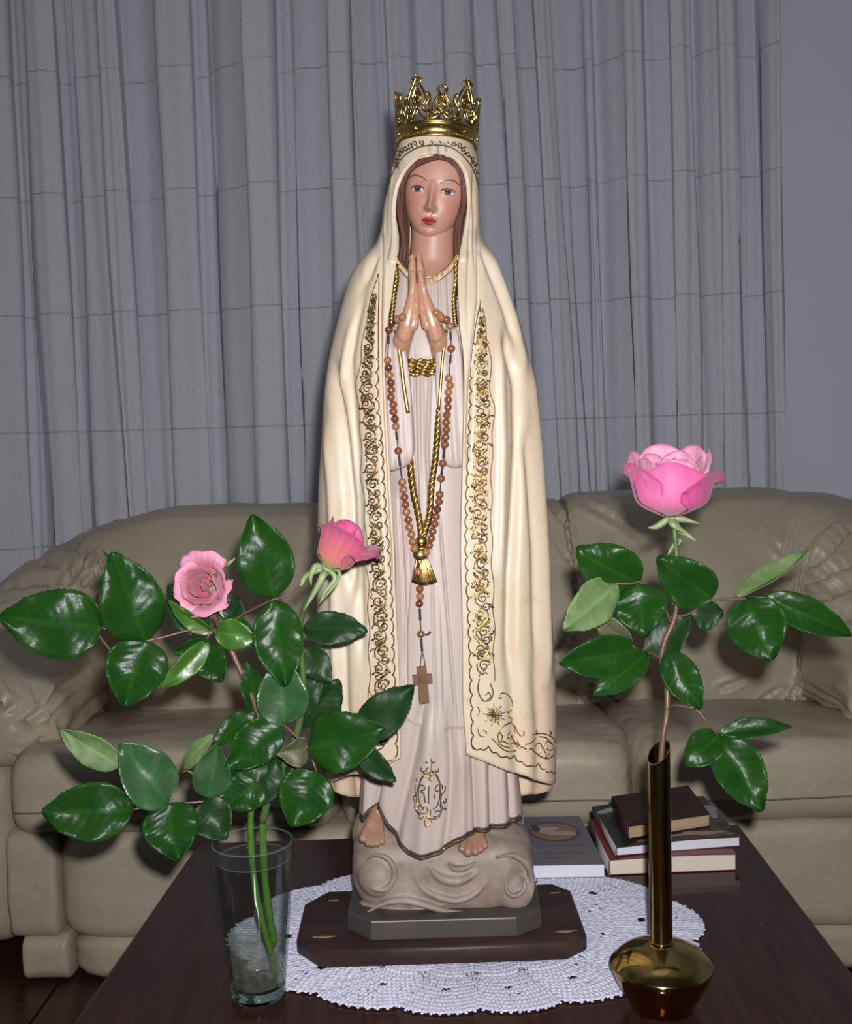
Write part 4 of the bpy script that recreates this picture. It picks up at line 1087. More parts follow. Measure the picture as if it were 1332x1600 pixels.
# ---- praying hands
def limb(mb, pts, rad, n=12, sub=14):
    pp = spline(pts, sub); m = len(rad) - 1
    def rr(t):
        k = min(m - 1, int(t * m)); return lerp(rad[k], rad[k+1], t * m - k)
    mb.tube(pp, rr, n); mb.ball(pp[0], rad[0], n); mb.ball(pp[-1], rad[-1], n)
hk = 1.225 / F_PX
for side in (-1, 1):
    h = MB(); X0 = 655
    s = side
    # px stations along the contact line; offsets outwards
    def hp3(off, y, dep):       # off px outward from the contact line, dep m behind the nearest plane
        xl = ilin([(395,649.5), (425,651), (470,655), (510,657), (545,657)], y)
        return W(xl + s * off, y, 1.214 + dep)
    # four fingers stacked in depth, the little finger nearest
    spec = [(0.002, 423, 6.0, 0.0043), (0.0095, 404, 5.6, 0.0047), (0.017, 397, 5.4, 0.0049), (0.0245, 402, 5.4, 0.0048)]
    for q, (dep, ytip, o, r) in enumerate(spec):
        limb(h, [hp3(o * 0.95, ytip + 4, dep + 0.001), hp3(o * 1.15, ytip + 20, dep), hp3(o * 1.5, 455, dep), hp3(o * 1.9, 480, dep + 0.001)], [r * 0.68, r * 0.95, r * 1.02, r * 1.18], 12, 16)
    # thumb: leaves the palm low on the side towards the breast
    limb(h, [hp3(15, 512, 0.026), hp3(12, 480, 0.034), hp3(7.5, 452, 0.037), hp3(5.5, 434, 0.036)], [0.0072, 0.0066, 0.0056, 0.0040], 12, 14)
    # palm and heel of the hand
    for dep in (0.003, 0.010, 0.018, 0.025):
        limb(h, [hp3(9, 462, dep), hp3(14.5, 485, dep), hp3(20.0, 506, dep + 0.002), hp3(25, 524, dep + 0.006)], [0.0055, 0.0076, 0.0091, 0.0088], 12, 14)
    # inner side against the other palm, and the wrist and forearm inside the sleeve
    limb(h, [hp3(7, 470, 0.006), hp3(9, 490, 0.008), hp3(14, 508, 0.010)], [0.005, 0.0068, 0.0075], 12, 10)
    limb(h, [hp3(20, 508, 0.013), hp3(26, 526, 0.015), hp3(30, 540, 0.025), hp3(34, 566, 0.046)], [0.0105, 0.0110, 0.0112, 0.012], 14, 16)
    for dep in (0.004, 0.012, 0.020): limb(h, [hp3(5.5, 445, dep), hp3(6.5, 465, dep), hp3(7.5, 485, dep), hp3(10.5, 508, dep)], [0.0044, 0.0054, 0.0060, 0.0062], 12, 10)
    ob = fuse(h, 'hand', M['hand_skin'], statue, 0.00075, 5, 0.5)

# ---- feet, cloud, plinth, board
def foot(mb, toes, ankle, r0):
    for (x, y, Y, r) in toes:
        t = W(x, y, Y); a = W(*ankle)
        m1 = t.lerp(a, 0.28) + Vector((0, 0, 0.003)); m2 = t.lerp(a, 0.6) + Vector((0, 0, 0.005))
        limb(mb, [t, t.lerp(a, 0.12) + Vector((0, 0, 0.0015)), m1, m2, a], [r, r * 1.05, r * 0.95, r * 1.25, r0], 10, 16)
fm = MB(); foot(fm, [(567,1310,1.232,.0050), (575,1317,1.229,.0042), (583,1319,1.229,.0040), (591,1318,1.230,.0038), (598,1315,1.232,.0036)], (592,1270,1.262), .014)
fuse(fm, 'foot', M['foot_skin'], statue, 0.0009, 3, 0.5)
fm = MB(); foot(fm, [(722,1326,1.226,.0042), (732,1331,1.223,.0060), (744,1331,1.224,.0046), (752,1327,1.226,.0042), (759,1321,1.229,.0038)], (742,1285,1.262), .015)
fuse(fm, 'foot', M['foot_skin'], statue, 0.0009, 3, 0.5)

cl = MB()
cx0, cx1 = W(553, 1380, 1.28).x, W(835, 1380, 1.28).x; ccx = (cx0 + cx1) / 2; cw = (cx1 - cx0) / 2
def blob(x, y, Y, r, sc=(1, 1, 1)): cl.ball(W(x, y, Y), r, 20, sc)
pf = puff(((cx0, cx1), (1.236, 1.372), (0.488, 0.580)), (4.5, 4.5, 3.2), 26, (), 0.003, 14); cl.add(pf.v, pf.f)
blob(610, 1325, 1.285, .046, (1, .9, .75)); blob(700, 1325, 1.285, .055, (1.1, .8, .55)); blob(775, 1330, 1.290, .046, (1.0, 1, .9)); blob(560+40, 1300, 1.31, .04); blob(776, 1303, 1.32, .036)
blob(593, 1366, 1.256, .0285, (.95, .95, .95)); blob(803, 1385, 1.262, .028, (.9, .95, 1.1)); blob(700, 1365, 1.262, .036, (1.5, .8, 1.0)); blob(655, 1420, 1.262, .032, (2.6, .8, .6)); blob(740, 1345, 1.254, .024, (1.6, .8, .8))
def cridge(pts, r, Y=1.2335, n=24): cl.tube(spline([W(x, y, Y + dy) for x, y, dy in pts], n), lambda t: r * (0.35 + 0.65 * sin(PI * t)), 8)
cridge([(644,1345,.006),(650,1372,.003),(666,1392,.001),(690,1403,0),(715,1407,0),(740,1398,0),(760,1378,.002),(773,1350,.006)], .0042)
cridge([(668,1352,.004),(690,1372,0),(720,1376,-.001),(748,1362,.002)], .0060)
cridge([(570,1428,.004),(600,1412,.001),(630,1407,-.001),(660,1413,-.001),(700,1424,0),(760,1428,.001)], .0046)
cridge([(572,1345,.004),(585,1336,-.003),(604,1340,-.006),(616,1356,-.007),(615,1376,-.006),(602,1390,-.005),(583,1388,-.002),(572,1376,.002)], .0040)
cridge([(776,1340,.003),(800,1336,-.002),(822,1348,.004),(831,1372,.012),(829,1400,.014),(816,1420,.01)], .0046)
cridge([(796,1372,-.003),(790,1384,-.005),(795,1396,-.005),(806,1400,-.004),(818,1392,-.001),(820,1376,.002),(810,1366,0)], .0034)
cridge([(700,1350,.0),(712,1358,-.004),(728,1356,-.006),(745,1346,-.006)], .0040)
cloud = fuse(cl, 'cloud_base', M['cloud'], statue, 0.0016, 7, 0.5)

def ring_px(pts, z): return [(WZ(x, y, z).x, WZ(x, y, z).y) for x, y in pts]
f0, f1 = WZ(581, 1470, 0.476), WZ(808, 1463, 0.476)
pl = [(f0.x, f0.y), (f1.x, f1.y), (f1.x + 0.030, f1.y + 0.022), (f1.x + 0.030, 1.362), (f1.x + 0.010, 1.378), (f0.x - 0.008, 1.370), (f0.x - 0.030, 1.350), (f0.x - 0.030, f0.y + 0.030)]
MB().prism(pl, 0.4755, 0.499, 0.0018).build('plinth', M['plinth'], statue, smooth=False)
brd = ring_px([(500,1486),(886,1473),(917,1458),(893,1391),(864,1380),(513,1392),(476,1412),(464,1464)], 0.475)
zb0 = 0.4535
board = MB().prism(brd, zb0, 0.4755, 0.0042).build('board', M['board'], statue)
for p_ in board.data.polygons: p_.use_smooth = len(p_.vertices) == 4
try: board.data.set_sharp_from_angle(angle=math.radians(50))
except Exception: pass
for (x, y, w) in ((507,1464,.020), (886,1455,.018), (521,1407,.009), (868,1395,.010)):
    p = WZ(x, y, 0.4755); mb_ = MB()
    vs = [p + Vector((w * .6 * (cos(t) + .25 * sin(3*t)), w * .13 * (sin(t) + .3 * cos(2*t)), 0.0004)) for t in [i * 2 * PI / 14 for i in range(14)]]
    vs2 = [Vector((v.x, v.y, v.z - 0.001)) for v in vs]
    mb_.add(vs + vs2, [tuple(range(14))] + [(i, i + 14, (i + 1) % 14 + 14, (i + 1) % 14) for i in range(14)]).build('chipped_patch', M['raw_wood'], board, smooth=False)

# ================================================================== CROWN
CR = 0.0466
c_c = W(682, 222, YC); c_c.z -= 0.0078
tiltc = math.radians(3.2)
crown = empty('crown', c_c, 'openwork golden crown with tall fleurons on the head of the statue', 'crown')
CM = Matrix.Rotation(tiltc, 3, 'Y') @ Matrix.Rotation(math.radians(-3), 3, 'X')
def cyl(s, h, off=0.0):           # metres along the band, metres up
    R_ = CR + off + 0.0022 * (h / 0.05) ** 2
    a = s / CR
    return Vector(c_c) + CM @ Vector((R_ * sin(a), -R_ * cos(a), h))
band = MB()
prof = [(0, 0, -.0012), (0, 0, .0016), (0, .0020, .0022), (0, .0034, .0008), (0, .0048, .0004), (0, .0062, .0012), (0, .0130, .0012), (0, .0142, .0004), (0, .0152, .0022), (0, .0172, .0026), (0, .0186, .0014), (0, .0186, -.0014), (0, 0, -.0012)]
band.grid(lambda u, v: cyl(u * 2 * PI * CR, prof[int(round(v * 12))][1], prof[int(round(v * 12))][2]), 120, 13, closeu=True)
bnd = band.build('band', M['crown_gold'], crown, recalc=True)
bd = MB()
for k in range(96): bd.ball(cyl(k / 96 * 2 * PI * CR, .0045, .0012), .0009, 6)
tag(bd.build('beading', M['crown_gold'], bnd), kind='stuff')
for k in range(10): MB().ball(cyl((k * 36 + 7) / 180 * PI * CR, .0096, .0018), .0020, 10).build('rivet', M['crown_gold'], bnd)
big = [[(0,57),(-3,50),(-8,40),(-11,30),(-9,23),(-3,19)], [(0,46),(-3.5,38),(-5.5,31),(-1,25)], [(-10,19),(-13.5,25),(-15.5,32),(-13.5,36),(-12,33)], [(-15,3),(-9,5),(-4,11),(-1,19)], [(-14,6),(-12,12),(-8,15),(-10,19)], [(-5,50),(-5.5,54),(-2,57),(0,60)], [(-4,31),(-1,34),(0,39)]]
small = [[(0,45),(-4,43),(-4.5,39),(-3,34),(-8,25),(-9.5,18),(-6,12),(0,9)], [(0,34),(-4.5,26),(-4,18),(0,13)], [(-13,17),(-14,23),(-13,28),(-11.5,26)], [(-14,3),(-8,4),(-3,7),(-1,12)], [(-13,17),(-11,12),(-7,10),(-3,12)], [(-3,20),(0,24),(0,30)]]
bbig = [(0,59,2.0),(-3.8,50,1.7),(-10.5,21,1.8),(0,19,2.3),(-6,19,1.6),(0,41,1.5),(-3,27,1.4),(-14,9,1.2)]
bsml = [(0,45,1.7),(-4,42,1.5),(-9,15,1.3),(0,12,1.8),(0,31,1.4),(-13,15,1.3),(-4,20,1.2)]
for k in range(10):
    s0 = (k * 36 + 7) / 180 * PI * CR; isb = k % 2 == 1
    f_ = MB()
    for cv in (big if isb else small):
        for sg in (-1, 1):
            pts = spline([Vector((sg * x, 0, h)) for x, h in cv], 18)
            f_.tube([cyl(s0 + p.x * .001, .0172 + p.z * .001 * .86, 0.0004) for p in pts], lambda t: .0017 - .0006 * abs(t - .4), 6)
    for x, h, r in (bbig if isb else bsml):
        for sg in ((-1, 1) if x else (1,)): f_.ball(cyl(s0 + sg * x * .001, .0172 + h * .86 * .001, .0012), r * .001 * .85, 8)
    # leaf-shaped backing in the heart of the fleuron
    H = 28 if isb else 22; W2 = 6.0
    f_.grid(lambda u, v: cyl(s0 + (u - .5) * .002 * W2 * sin(PI * min(1, v * 1.02)), .0172 + .001 * (8 + v * H), .0010 * cos((u - .5) * 3) + .0005), 7, 9)
    f_.build('fleuron', M['crown_gold'], crown)

# ================================================================== ROSARY
BALL = bvh_of([slL, slR, cord, dress] + [o for o in bpy.data.objects if o.name.startswith('hand') and o.type == 'MESH' and 'tassel' not in o.name] + [o for o in bpy.data.objects if o.name.startswith('tassel')])
ros_l = [(629,495),(621.5,498,),(608,515.5),(606,563),(607.6,574.5),(609,586),(611,598),(611.6,609.4),(611,620.6),(614.8,632),(615,643),(617.4,654.6),(618.6,666.4),(622.6,704.4),(629,753.2),(631,765),(632.4,777),(634,788.5),(635.6,800),(638.4,812),(640,823.5),(643.4,834.8),(645.6,846.2),(648.2,857)]
ros_r = [(682,488),(686,491),(689.8,495.8),(698,499.6),(703.6,509.6),(705.4,544.8),(701.8,591),(703.4,602),(701.2,613),(700.8,624.6),(700.4,636.4),(698.6,648.4),(697.4,660),(698,671.5),(696.8,683),(695.6,694.6),(692.2,723.8),(689.6,747.8),(687.6,772.6),(686.4,784),(683.8,795.6),(681.8,807),(679.8,818.6),(676.6,830.2),(674.4,841.4),(671,852.2),(666,863.2)]
ros_c = [(654.4,893.6),(656.4,920),(657,931.6),(655.8,943.2),(658.2,990.8)]
M['bead_light'] = mat('bead_wood_light', (0.33, 0.15, 0.065), 0.24, 0, 0.5, coat=0.3, mottle=[(260, (0.26, 0.11, 0.05), 0.5, 0.7)])
M['bead_mid'] = mat('bead_wood_mid', (0.21, 0.078, 0.034), 0.22, 0, 0.5, coat=0.3, mottle=[(260, (0.16, 0.055, 0.03), 0.5, 0.7)])
M['bead_dark'] = mat('bead_wood_dark', (0.12, 0.04, 0.028), 0.22, 0, 0.5, coat=0.3)
M['cord'] = mat('rosary_cord', (0.035, 0.02, 0.022), 0.8)
M['cross_wood'] = mat('olive_wood', (0.16, 0.07, 0.03), 0.6, 0, 0.25, mottle=[(70, (0.10, 0.09, 0.045), 0.45, 0.65, (6, 6, 1))], bump=[(300, 0.2, 0.0005)])
ros = empty('rosary', W(656, 700, 1.22), 'wooden bead rosary with small cross hanging from the praying hands', 'rosary')
BR = 0.0046
def strand(px):
    ys = []
    for x, y in px:
        h, n_ = onto(BALL, x, y, 0.0); h2, _ = onto(BALL, x + 4, y, 0.0); h3, _ = onto(BALL, x - 4, y, 0.0)
        ys.append(min([q.y for q in (h, h2, h3) if q] or [1.235]) - BR - 0.0004)
    y2 = ys[:]
    for _ in range(3):
        y2 = [min(y2[i], 0.5 * y2[i] + 0.25 * (y2[max(0, i-1)] + y2[min(len(y2)-1, i+1)])) for i in range(len(y2))]
    return [W(x, y, Y) for (x, y), Y in zip(px, y2)]
PL_, PR_, PC_ = strand(ros_l), strand(ros_r), strand(ros_c)
for p in (PL_[0], PL_[1], PR_[0], PR_[1]): p.y += 0.004
bead_me = {}
rndb = random.Random(4)
darks = {(0, 2): 2, (0, 4): 2, (0, 6): 2, (0, 11): 2, (1, 20): 2, (2, 3): 2, (1, 10): 1, (1, 9): 1}
for si, st in enumerate((PL_, PR_, PC_)):
    for k, p in enumerate(st):
        q = darks.get((si, k), 0 if rndb.random() < 0.42 else 1)
        if q not in bead_me:
            b0 = MB().lathe([(0.0007, BR * .94)] + [(BR * sin(a), BR * .95 * cos(a)) for a in [PI * i / 14 for i in range(2, 13)]] + [(0.0007, -BR * .94)], (0, 0, 0), 20)
            o = b0.build('bead', M[['bead_light', 'bead_mid', 'bead_dark'][q]], None); bead_me[q] = o.data; bpy.data.objects.remove(o)
        o = bpy.data.objects.new('bead', bead_me[q]); C.objects.link(o); o.parent = ros
        o.location = p - origin_of(ros); o.rotation_euler = (rndb.uniform(-.3, .3), rndb.uniform(-.3, .3), rndb.uniform(0, 6))
cd = MB()
for st in (PL_, PR_): cd.tube(st, 0.0007, 5)
jn = W(655, 882, min(PL_[-1].y, PR_[-1].y))
cd.tube(spline([PL_[-1], W(652, 872, PL_[-1].y), jn], 8), 0.0007, 5); cd.tube(spline([PR_[-1], W(661, 873, PR_[-1].y), jn], 8), 0.0007, 5)
end = W(660, 1018, PC_[-1].y + 0.001)
cd.tube([jn] + PC_ + [end], 0.0007, 5)
ct = W(661, 1044, PC_[-1].y + 0.0015)
for dx in (-1, 1): cd.tube(spline([end, end.lerp(ct, .5) + Vector((dx * .0020, 0, 0)), ct + Vector((dx * .0030, 0.001, 0))], 8), 0.0006, 5)
cd.tube(spline([PC_[-1], PC_[-1] + Vector((.007, -.002, -.0005)), PC_[-1] + Vector((.011, -.002, .003))], 8), lambda t: .0008 + .0007 * t, 5)
cd.build('cord', M['cord'], ros)
def knot(a, b):
    a, b = Vector(a), Vector(b); k_ = MB(); L_ = (b - a).length
    n_ = max(3, int(L_ / 0.0016))
    k_.tube(spline([a, a.lerp(b, .5), b], n_ * 3), lambda t: 0.0014 + 0.0004 * sin(t * n_ * 2 * PI), 8)
    k_.build('knot', M['cord'], ros)
for st, i, j, f0_, f1_ in ((PL_, 1, 2, .25, .75), (PL_, 2, 3, .18, .45), (PL_, 12, 13, .2, .55), (PL_, 13, 14, .15, .48), (PR_, 4, 5, .25, .62), (PR_, 5, 6, .2, .5), (PR_, 15, 16, .2, .7), (PR_, 16, 17, .3, .8), (PC_, 0, 1, .3, .7), (PC_, 3, 4, .18, .55)):
    knot(st[i].lerp(st[j], f0_), st[i].lerp(st[j], f1_))
knot(jn + Vector((0, 0, .002)), PC_[0] + Vector((0, 0, .004))); knot(PC_[-1] + Vector((0, 0, -.006)), end)
cs = MB(); p = W(661, 1070, ct.y + 0.001); rz = Matrix.Rotation(math.radians(-3), 3, 'Y') @ Matrix.Rotation(math.radians(8), 3, 'Z')
for (hx_, hz0, hz1) in ((.0056, -.0215, .0215), (.0112, .0010, .0125)):
    t_ = MB().box(-hx_, hx_, -.0042, .0036 if hx_ < .01 else .0030, hz0, hz1, .0006); cs.add([p + rz @ Vector(v) for v in t_.v], t_.f)
cs.build('cross', M['cross_wood'], ros, smooth=False)

# ================================================================== DOILY
M['crochet'] = mat('crochet_cotton', (0.60, 0.60, 0.70), 0.8, 0, 0.15, mottle=[(300, (0.40, 0.39, 0.52), 0.5, 0.66)], bump=[(700, 0.5, 0.0008)])
DC = Vector((0.004, 1.290)); DZ = 0.4506
def doily():
    nt, nr = 1080, 96
    vs = []; keep = []
    rnd = random.Random(2)
    NL = 14
    def edge(t):
        R_ = 1 / math.sqrt((cos(t) / 0.287) ** 2 + (sin(t) / 0.196) ** 2)
        ph = (t * NL / (2 * PI) + 0.35) % 1.0
        lobe = 0.945 + 0.065 * (4 * ph * (1 - ph)) ** 0.55
        return R_ * lobe * (1 + 0.006 * abs(sin(t * 62)))
    E = [edge(2 * PI * i / nt) for i in range(nt)]
    for j in range(nr):
        s = 0.30 + 0.70 * j / (nr - 1)
        for i in range(nt):
            t = 2 * PI * i / nt; r = E[i] * s
            # fans of ribs that open in every lobe, rows of stitches crossing them
            ph = (t * NL / (2 * PI) + 0.35) % 1.0
            fan_ = (ph - 0.5) * (1.0 + 1.2 * (s - 0.6)) * 26
            rib = abs(sin(fan_ * PI * 0.5))
            row = abs(sin(s * 52 * PI * 0.5 + 0.35 * cos(ph * 2 * PI)))
            st = sin(t * 320 + (int(s * 52) % 2) * 1.5)
            z = DZ + 0.0006 + 0.0013 * rib * sstep(.5, .62, s) + 0.0010 * row + 0.0003 * st
            if s < .56: z += 0.0007 * abs(sin(t * 120))
            z -= 0.0010 * gauss(s - 0.62, 0.012)
            vs.append((DC.x + r * cos(t) + 0.0006 * st, DC.y + r * sin(t), z))
    fs = []
    for j in range(nr - 1):
        s = 0.30 + 0.70 * (j + .5) / (nr - 1)
        for i in range(nt):
            t = 2 * PI * (i + .5) / nt; ph = (t * NL / (2 * PI) + 0.35) % 1.0
            hole = False
            for (sc_, n_, w_, hs) in ((0.60, 9, 0.34, 0.010), (0.665, 9, 0.30, 0.009), (0.75, 1, 0.12, 0.014), (0.83, 5, 0.20, 0.007), (0.90, 7, 0.30, 0.006)):
                # little eyelets between the fans
                dd = (ph + (0.5 if sc_ > 0.7 else 0.0)) % 1.0
                if abs(s - sc_) < hs and (dd < w_ / 2 or dd > 1 - w_ / 2):
                    k = (dd * NL * n_ / 2.2) % 1.0
                    if n_ == 1 or 0.30 < k < 0.66: hole = True
            if hole: continue
            a = j*nt+i; b = j*nt+(i+1) % nt
            fs.append((a, b, b + nt, a + nt))
    o = MB().add(vs, fs).build('doily', M['crochet'], None, smooth=True)
    # picot edging
    pe = MB()
    for i in range(0, nt, 8):
        t = 2 * PI * i / nt; r = E[i]
        c = Vector((DC.x + (r + 0.0006) * cos(t), DC.y + (r + 0.0006) * sin(t), DZ + 0.0014))
        pe.ball(c, 0.0021, 7, (1, 1, .6))
    e_ = pe.build('picot_edging', M['crochet'], o); tag(e_, kind='stuff')
    so = o.modifiers.new('t', 'SOLIDIFY'); so.thickness = 0.0006; so.offset = -1
    return tag(o, 'white crocheted oval doily spread under the statue board', 'doily')
doily()

# ================================================================== BOOKS
M['paper_white'] = mat('paper_white', (0.62, 0.61, 0.66), 0.8, 0, 0.2, bump=[(900, 0.3, 0.0004, (.05, .05, 1))])
M['paper_cream'] = mat('paper_cream', (0.60, 0.54, 0.44), 0.8, 0, 0.2, bump=[(900, 0.3, 0.0004, (.05, .05, 1))])
M['paper_old'] = mat('paper_aged', (0.40, 0.285, 0.17), 0.75, 0, 0.2, mottle=[(40, (0.33, 0.215, 0.12), .45, .7, (.3, .3, 3))], bump=[(900, 0.3, 0.0004, (.05, .05, 1))])
M['cover_red'] = mat('cover_red', (0.16, 0.012, 0.018), 0.35)
M['cover_grey'] = mat('cover_spine_grey', (0.30, 0.29, 0.28), 0.4)
M['cover_blue'] = mat('cover_grey_blue', (0.115, 0.115, 0.155), 0.32, 0, 0.5, mottle=[(6, (0.15, 0.135, 0.12), 0.45, 0.62)])
M['cover_photo'] = mat('cover_photograph', (0.022, 0.024, 0.022), 0.3, 0, 0.25, mottle=[(16, (0.10, 0.075, 0.05), 0.52, 0.60), (32, (0.015, 0.015, 0.018), 0.50, 0.60)])
M['leather_book'] = mat('bible_leather', (0.036, 0.012, 0.0105), 0.5, 0, 0.2, mottle=[(60, (0.06, 0.024, 0.02), .5, .7)], bump=[(160, 0.25, 0.0008)])
def book(label, px, zt, zb, cover, pages, spine, wave=0.0, group=None, limp=False):
    """px: front-left, front-right, back-left, back-right corners of the top cover as seen; spine on the left"""
    FL_, FR_, BL_, BR_ = [WZ(x, y, zt) for x, y in px]
    th = 0.0009 if not limp else 0.0012
    c = (FL_ + FR_ + BL_ + BR_) / 4; root = empty('book', (c.x, c.y, zb), label, 'book', group)
    def P(u, v, z): 
        p = FL_.lerp(FR_, u).lerp(BL_.lerp(BR_, u), v); return Vector((p.x, p.y, z + wave * sin(PI * (u - 0.2) * 1.2) * (z - zb) / (zt - zb) * 1.0))
    def sheet(z0, z1, e=0.0, u0=0.0, v0=0.0):
        m = MB(); N_ = 14
        us = [lerp(u0, 1 - e, i / N_) for i in range(N_ + 1)]; vv = [v0, 1 - e]
        loop = [(u, vv[0]) for u in us] + [(u, vv[1]) for u in reversed(us)]
        m.add([P(u, v, z0) for u, v in loop] + [P(u, v, z1) for u, v in loop], [])
        n_ = len(loop); h = N_ + 1
        f = [(i, (i+1) % n_, (i+1) % n_ + n_, i + n_) for i in range(n_)]
        f += [(i + n_, i + 1 + n_, n_ - 2 - i + n_, n_ - 1 - i + n_) for i in range(h - 1)]
        f += [(n_ - 1 - i, n_ - 2 - i, i + 1, i) for i in range(h - 1)]
        m.f = f; m.mi = [0] * len(f); return m
    cv = sheet(zt - th, zt); lo = sheet(zb, zb + th); cv.add(lo.v, lo.f)
    sp = MB(); 
    k = 8
    for j in range(2):
        for i in range(k + 1):
            a = PI * i / k; z = (zt + zb) / 2 + (zt - zb) / 2 * cos(a); b = -0.0022 * sin(a)
            p = P(0, j, z); d = (FL_ - FR_).normalized(); sp.v.append(tuple(p - d * b * -1 * -1)); sp.c.append((1,1,1))
    sp.f = [(i, i + 1, i + k + 2, i + k + 1) for i in range(k)]; sp.mi = [0] * k
    co = cv.build('cover', cover, root, smooth=False)
    s_ = sp.build('spine', spine, root); so = s_.modifiers.new('t', 'SOLIDIFY'); so.thickness = 0.0008
    sheet(zb + th, zt - th, 0.012, 0.006, 0.004).build('pages', pages, root, smooth=False)
    return root, P, co
rS, PS, cS = book('thick book with dark red cover and cream pages, lowest of the stack', [(953,1343),(1152,1335),(922,1280),(1098,1268)], 0.4728, 0.4508, M['cover_red'], M['paper_cream'], M['cover_grey'], 0.0015, 'books stacked by the brass vase')
rM, PM, cM = book('white-paged book with a dark photograph on its cover, middle of the stack', [(964,1323),(1158,1308),(928,1258),(1100,1244)], 0.4868, 0.4738, M['cover_photo'], M['paper_white'], M['cover_grey'], 0.0022, 'books stacked by the brass vase')
rT, PT, cT = book('small dark brown leather book with aged pages lying on top of the stack', [(983,1291),(1110,1272),(958,1244),(1076,1227)], 0.5075, 0.4895, M['leather_book'], M['paper_old'], M['leather_book'], 0.0, 'books stacked by the brass vase', limp=True)
rB, PB, cB = book('grey-blue paperback with an oval picture, lying beside the cloud base', [(829,1352),(946,1350),(801,1277),(906,1275)], 0.4725, 0.4538, M['cover_blue'], M['paper_white'], M['cover_blue'], 0.0)
def patch(P, u, v, ru, rv, z, m, name, parent, n=28, shape=None):
    pts = []
    for i in range(n):
        t = 2 * PI * i / n; k = shape(t) if shape else 1
        pts.append(P(u + ru * cos(t) * k, v + rv * sin(t) * k, z))
    o_ = MB().add(pts + [p - Vector((0, 0, 0.0004)) for p in pts], [tuple(range(n))] + [(i, i + n, (i+1) % n + n, (i+1) % n) for i in range(n)]).build(name, m, parent, smooth=False); return o_
pm = lambda n, c: mat(n, c, 0.35)
patch(PB, .52, .66, .37, .22, 0.4729, pm('print_brown', (0.10, 0.055, 0.03)), 'oval_frame', cB)
patch(PB, .52, .66, .32, .175, 0.4732, pm('print_tan', (0.20, 0.14, 0.09)), 'oval_picture', cB)
patch(PB, .40, .70, .18, .06, 0.4734, pm('print_pale', (0.34, 0.30, 0.26)), 'painted_figure', cB, 20, lambda t: 1 + .3 * sin(3 * t))
patch(PB, .60, .62, .19, .05, 0.4735, pm('print_rose', (0.36, 0.27, 0.24)), 'painted_figure', cB, 20, lambda t: 1 + .25 * cos(2 * t + 1))
patch(PB, .27, .72, .06, .07, 0.4735, pm('print_dark', (0.05, 0.03, 0.03)), 'painted_figure', cB, 16)
tx = MB()
for (v0, u0, u1, a_, f_) in ((.36, .18, .88, .010, 70), (.22, .16, .80, .020, 55), (.13, .20, .62, .006, 90)):
    tx.tube([PB(u, v0 + a_ * sin(u * f_ * 1.1) * (1 + .6 * sin(u * 23)), 0.4728) for u in np.linspace(u0, u1, 90)], 0.00032, 4)
t_ = tx.build('cover_lettering', pm('print_violet', (0.05, 0.03, 0.06)), cB); tag(t_, kind='stuff')
patch(PM, .10, .85, .09, .05, 0.4871, pm('print_silver', (0.30, 0.30, 0.31)), 'photo_patch', cM, 20, lambda t: 1 + .35 * sin(2 * t))
patch(PM, .93, .62, .07, .16, 0.4871, pm('print_sky', (0.20, 0.21, 0.25)), 'photo_patch', cM, 20, lambda t: 1 + .2 * sin(3 * t))
patch(PM, .58, .08, .40, .05, 0.4871, pm('print_earth', (0.16, 0.105, 0.055)), 'photo_patch', cM, 24)
patch(PM, .70, .12, .20, .035, 0.4873, pm('print_stone', (0.26, 0.20, 0.17)), 'photo_patch', cM, 24, lambda t: 1 + .3 * sin(4 * t))
eb = MB()
for k in range(5):
    eb.tube(spline([PT(.50 + .05 * k, .30 + .03 * k, .5077), PT(.62 + .04 * k, .20 + .1 * k, .5079), PT(.84, .34 + .09 * k, .5077)], 12), 0.0005, 5)
eb.build('embossing', M['leather_book'], cT)

# ================================================================== BRASS VASE
bc = WZ(1037, 1583, 0.4506) ; bc = Vector((W(1034, 1500, 1.104).x, 1.104, 0.4506))
vase2 = empty('bud_vase', bc, 'brass bud vase with round foot and tall slanting neck holding one rose', 'vase')
prof = [(0.0, 0.0), (.030, 0.0), (.0325, .0015), (.0328, .004), (.0355, .009), (.0410, .018), (.0465, .028), (.0502, .037), (.0518, .0435)]
MB().lathe(prof + [(.0510, .0450), (.0, .0450)], bc, 72).build('bowl', M['brass_bowl'], vase2)
prof = [(.0515, .0436), (.0528, .0442), (.0535, .0456), (.0531, .0472), (.0518, .0484), (.0495, .0515), (.0440, .0565), (.0360, .0612), (.0270, .0652), (.0185, .0678), (.0135, .0692), (.0119, .0706)]
MB().lathe(prof, bc, 72).build('dome', M['brass'], vase2)
ring_ = MB(); ring_.lathe([(.0120, .0696), (.0134, .0703), (.0137, .0713), (.0130, .0721), (.0119, .0725)], bc, 40); ring_.build('collar_ring', M['brass'], vase2)
tb = MB(); TR = 0.0117
def ztop(t): return 0.2715 + 0.0105 * cos(t - math.radians(38))
tb.grid(lambda u, v: bc + Vector((TR * cos(u*2*PI), TR * sin(u*2*PI), lerp(0.0706, ztop(u*2*PI), v))), 48, 30, closeu=True)
tb.grid(lambda u, v: bc + Vector(((TR - .0011) * cos(u*2*PI), (TR - .0011) * sin(u*2*PI), lerp(ztop(u*2*PI), 0.16, v))), 48, 12, closeu=True)
tb.grid(lambda u, v: bc + Vector(((TR - .0011 * v) * cos(u*2*PI), (TR - .0011 * v) * sin(u*2*PI), ztop(u*2*PI) + .0004 * sin(PI * v))), 48, 4, closeu=True)
tb.build('neck', M['brass'], vase2)

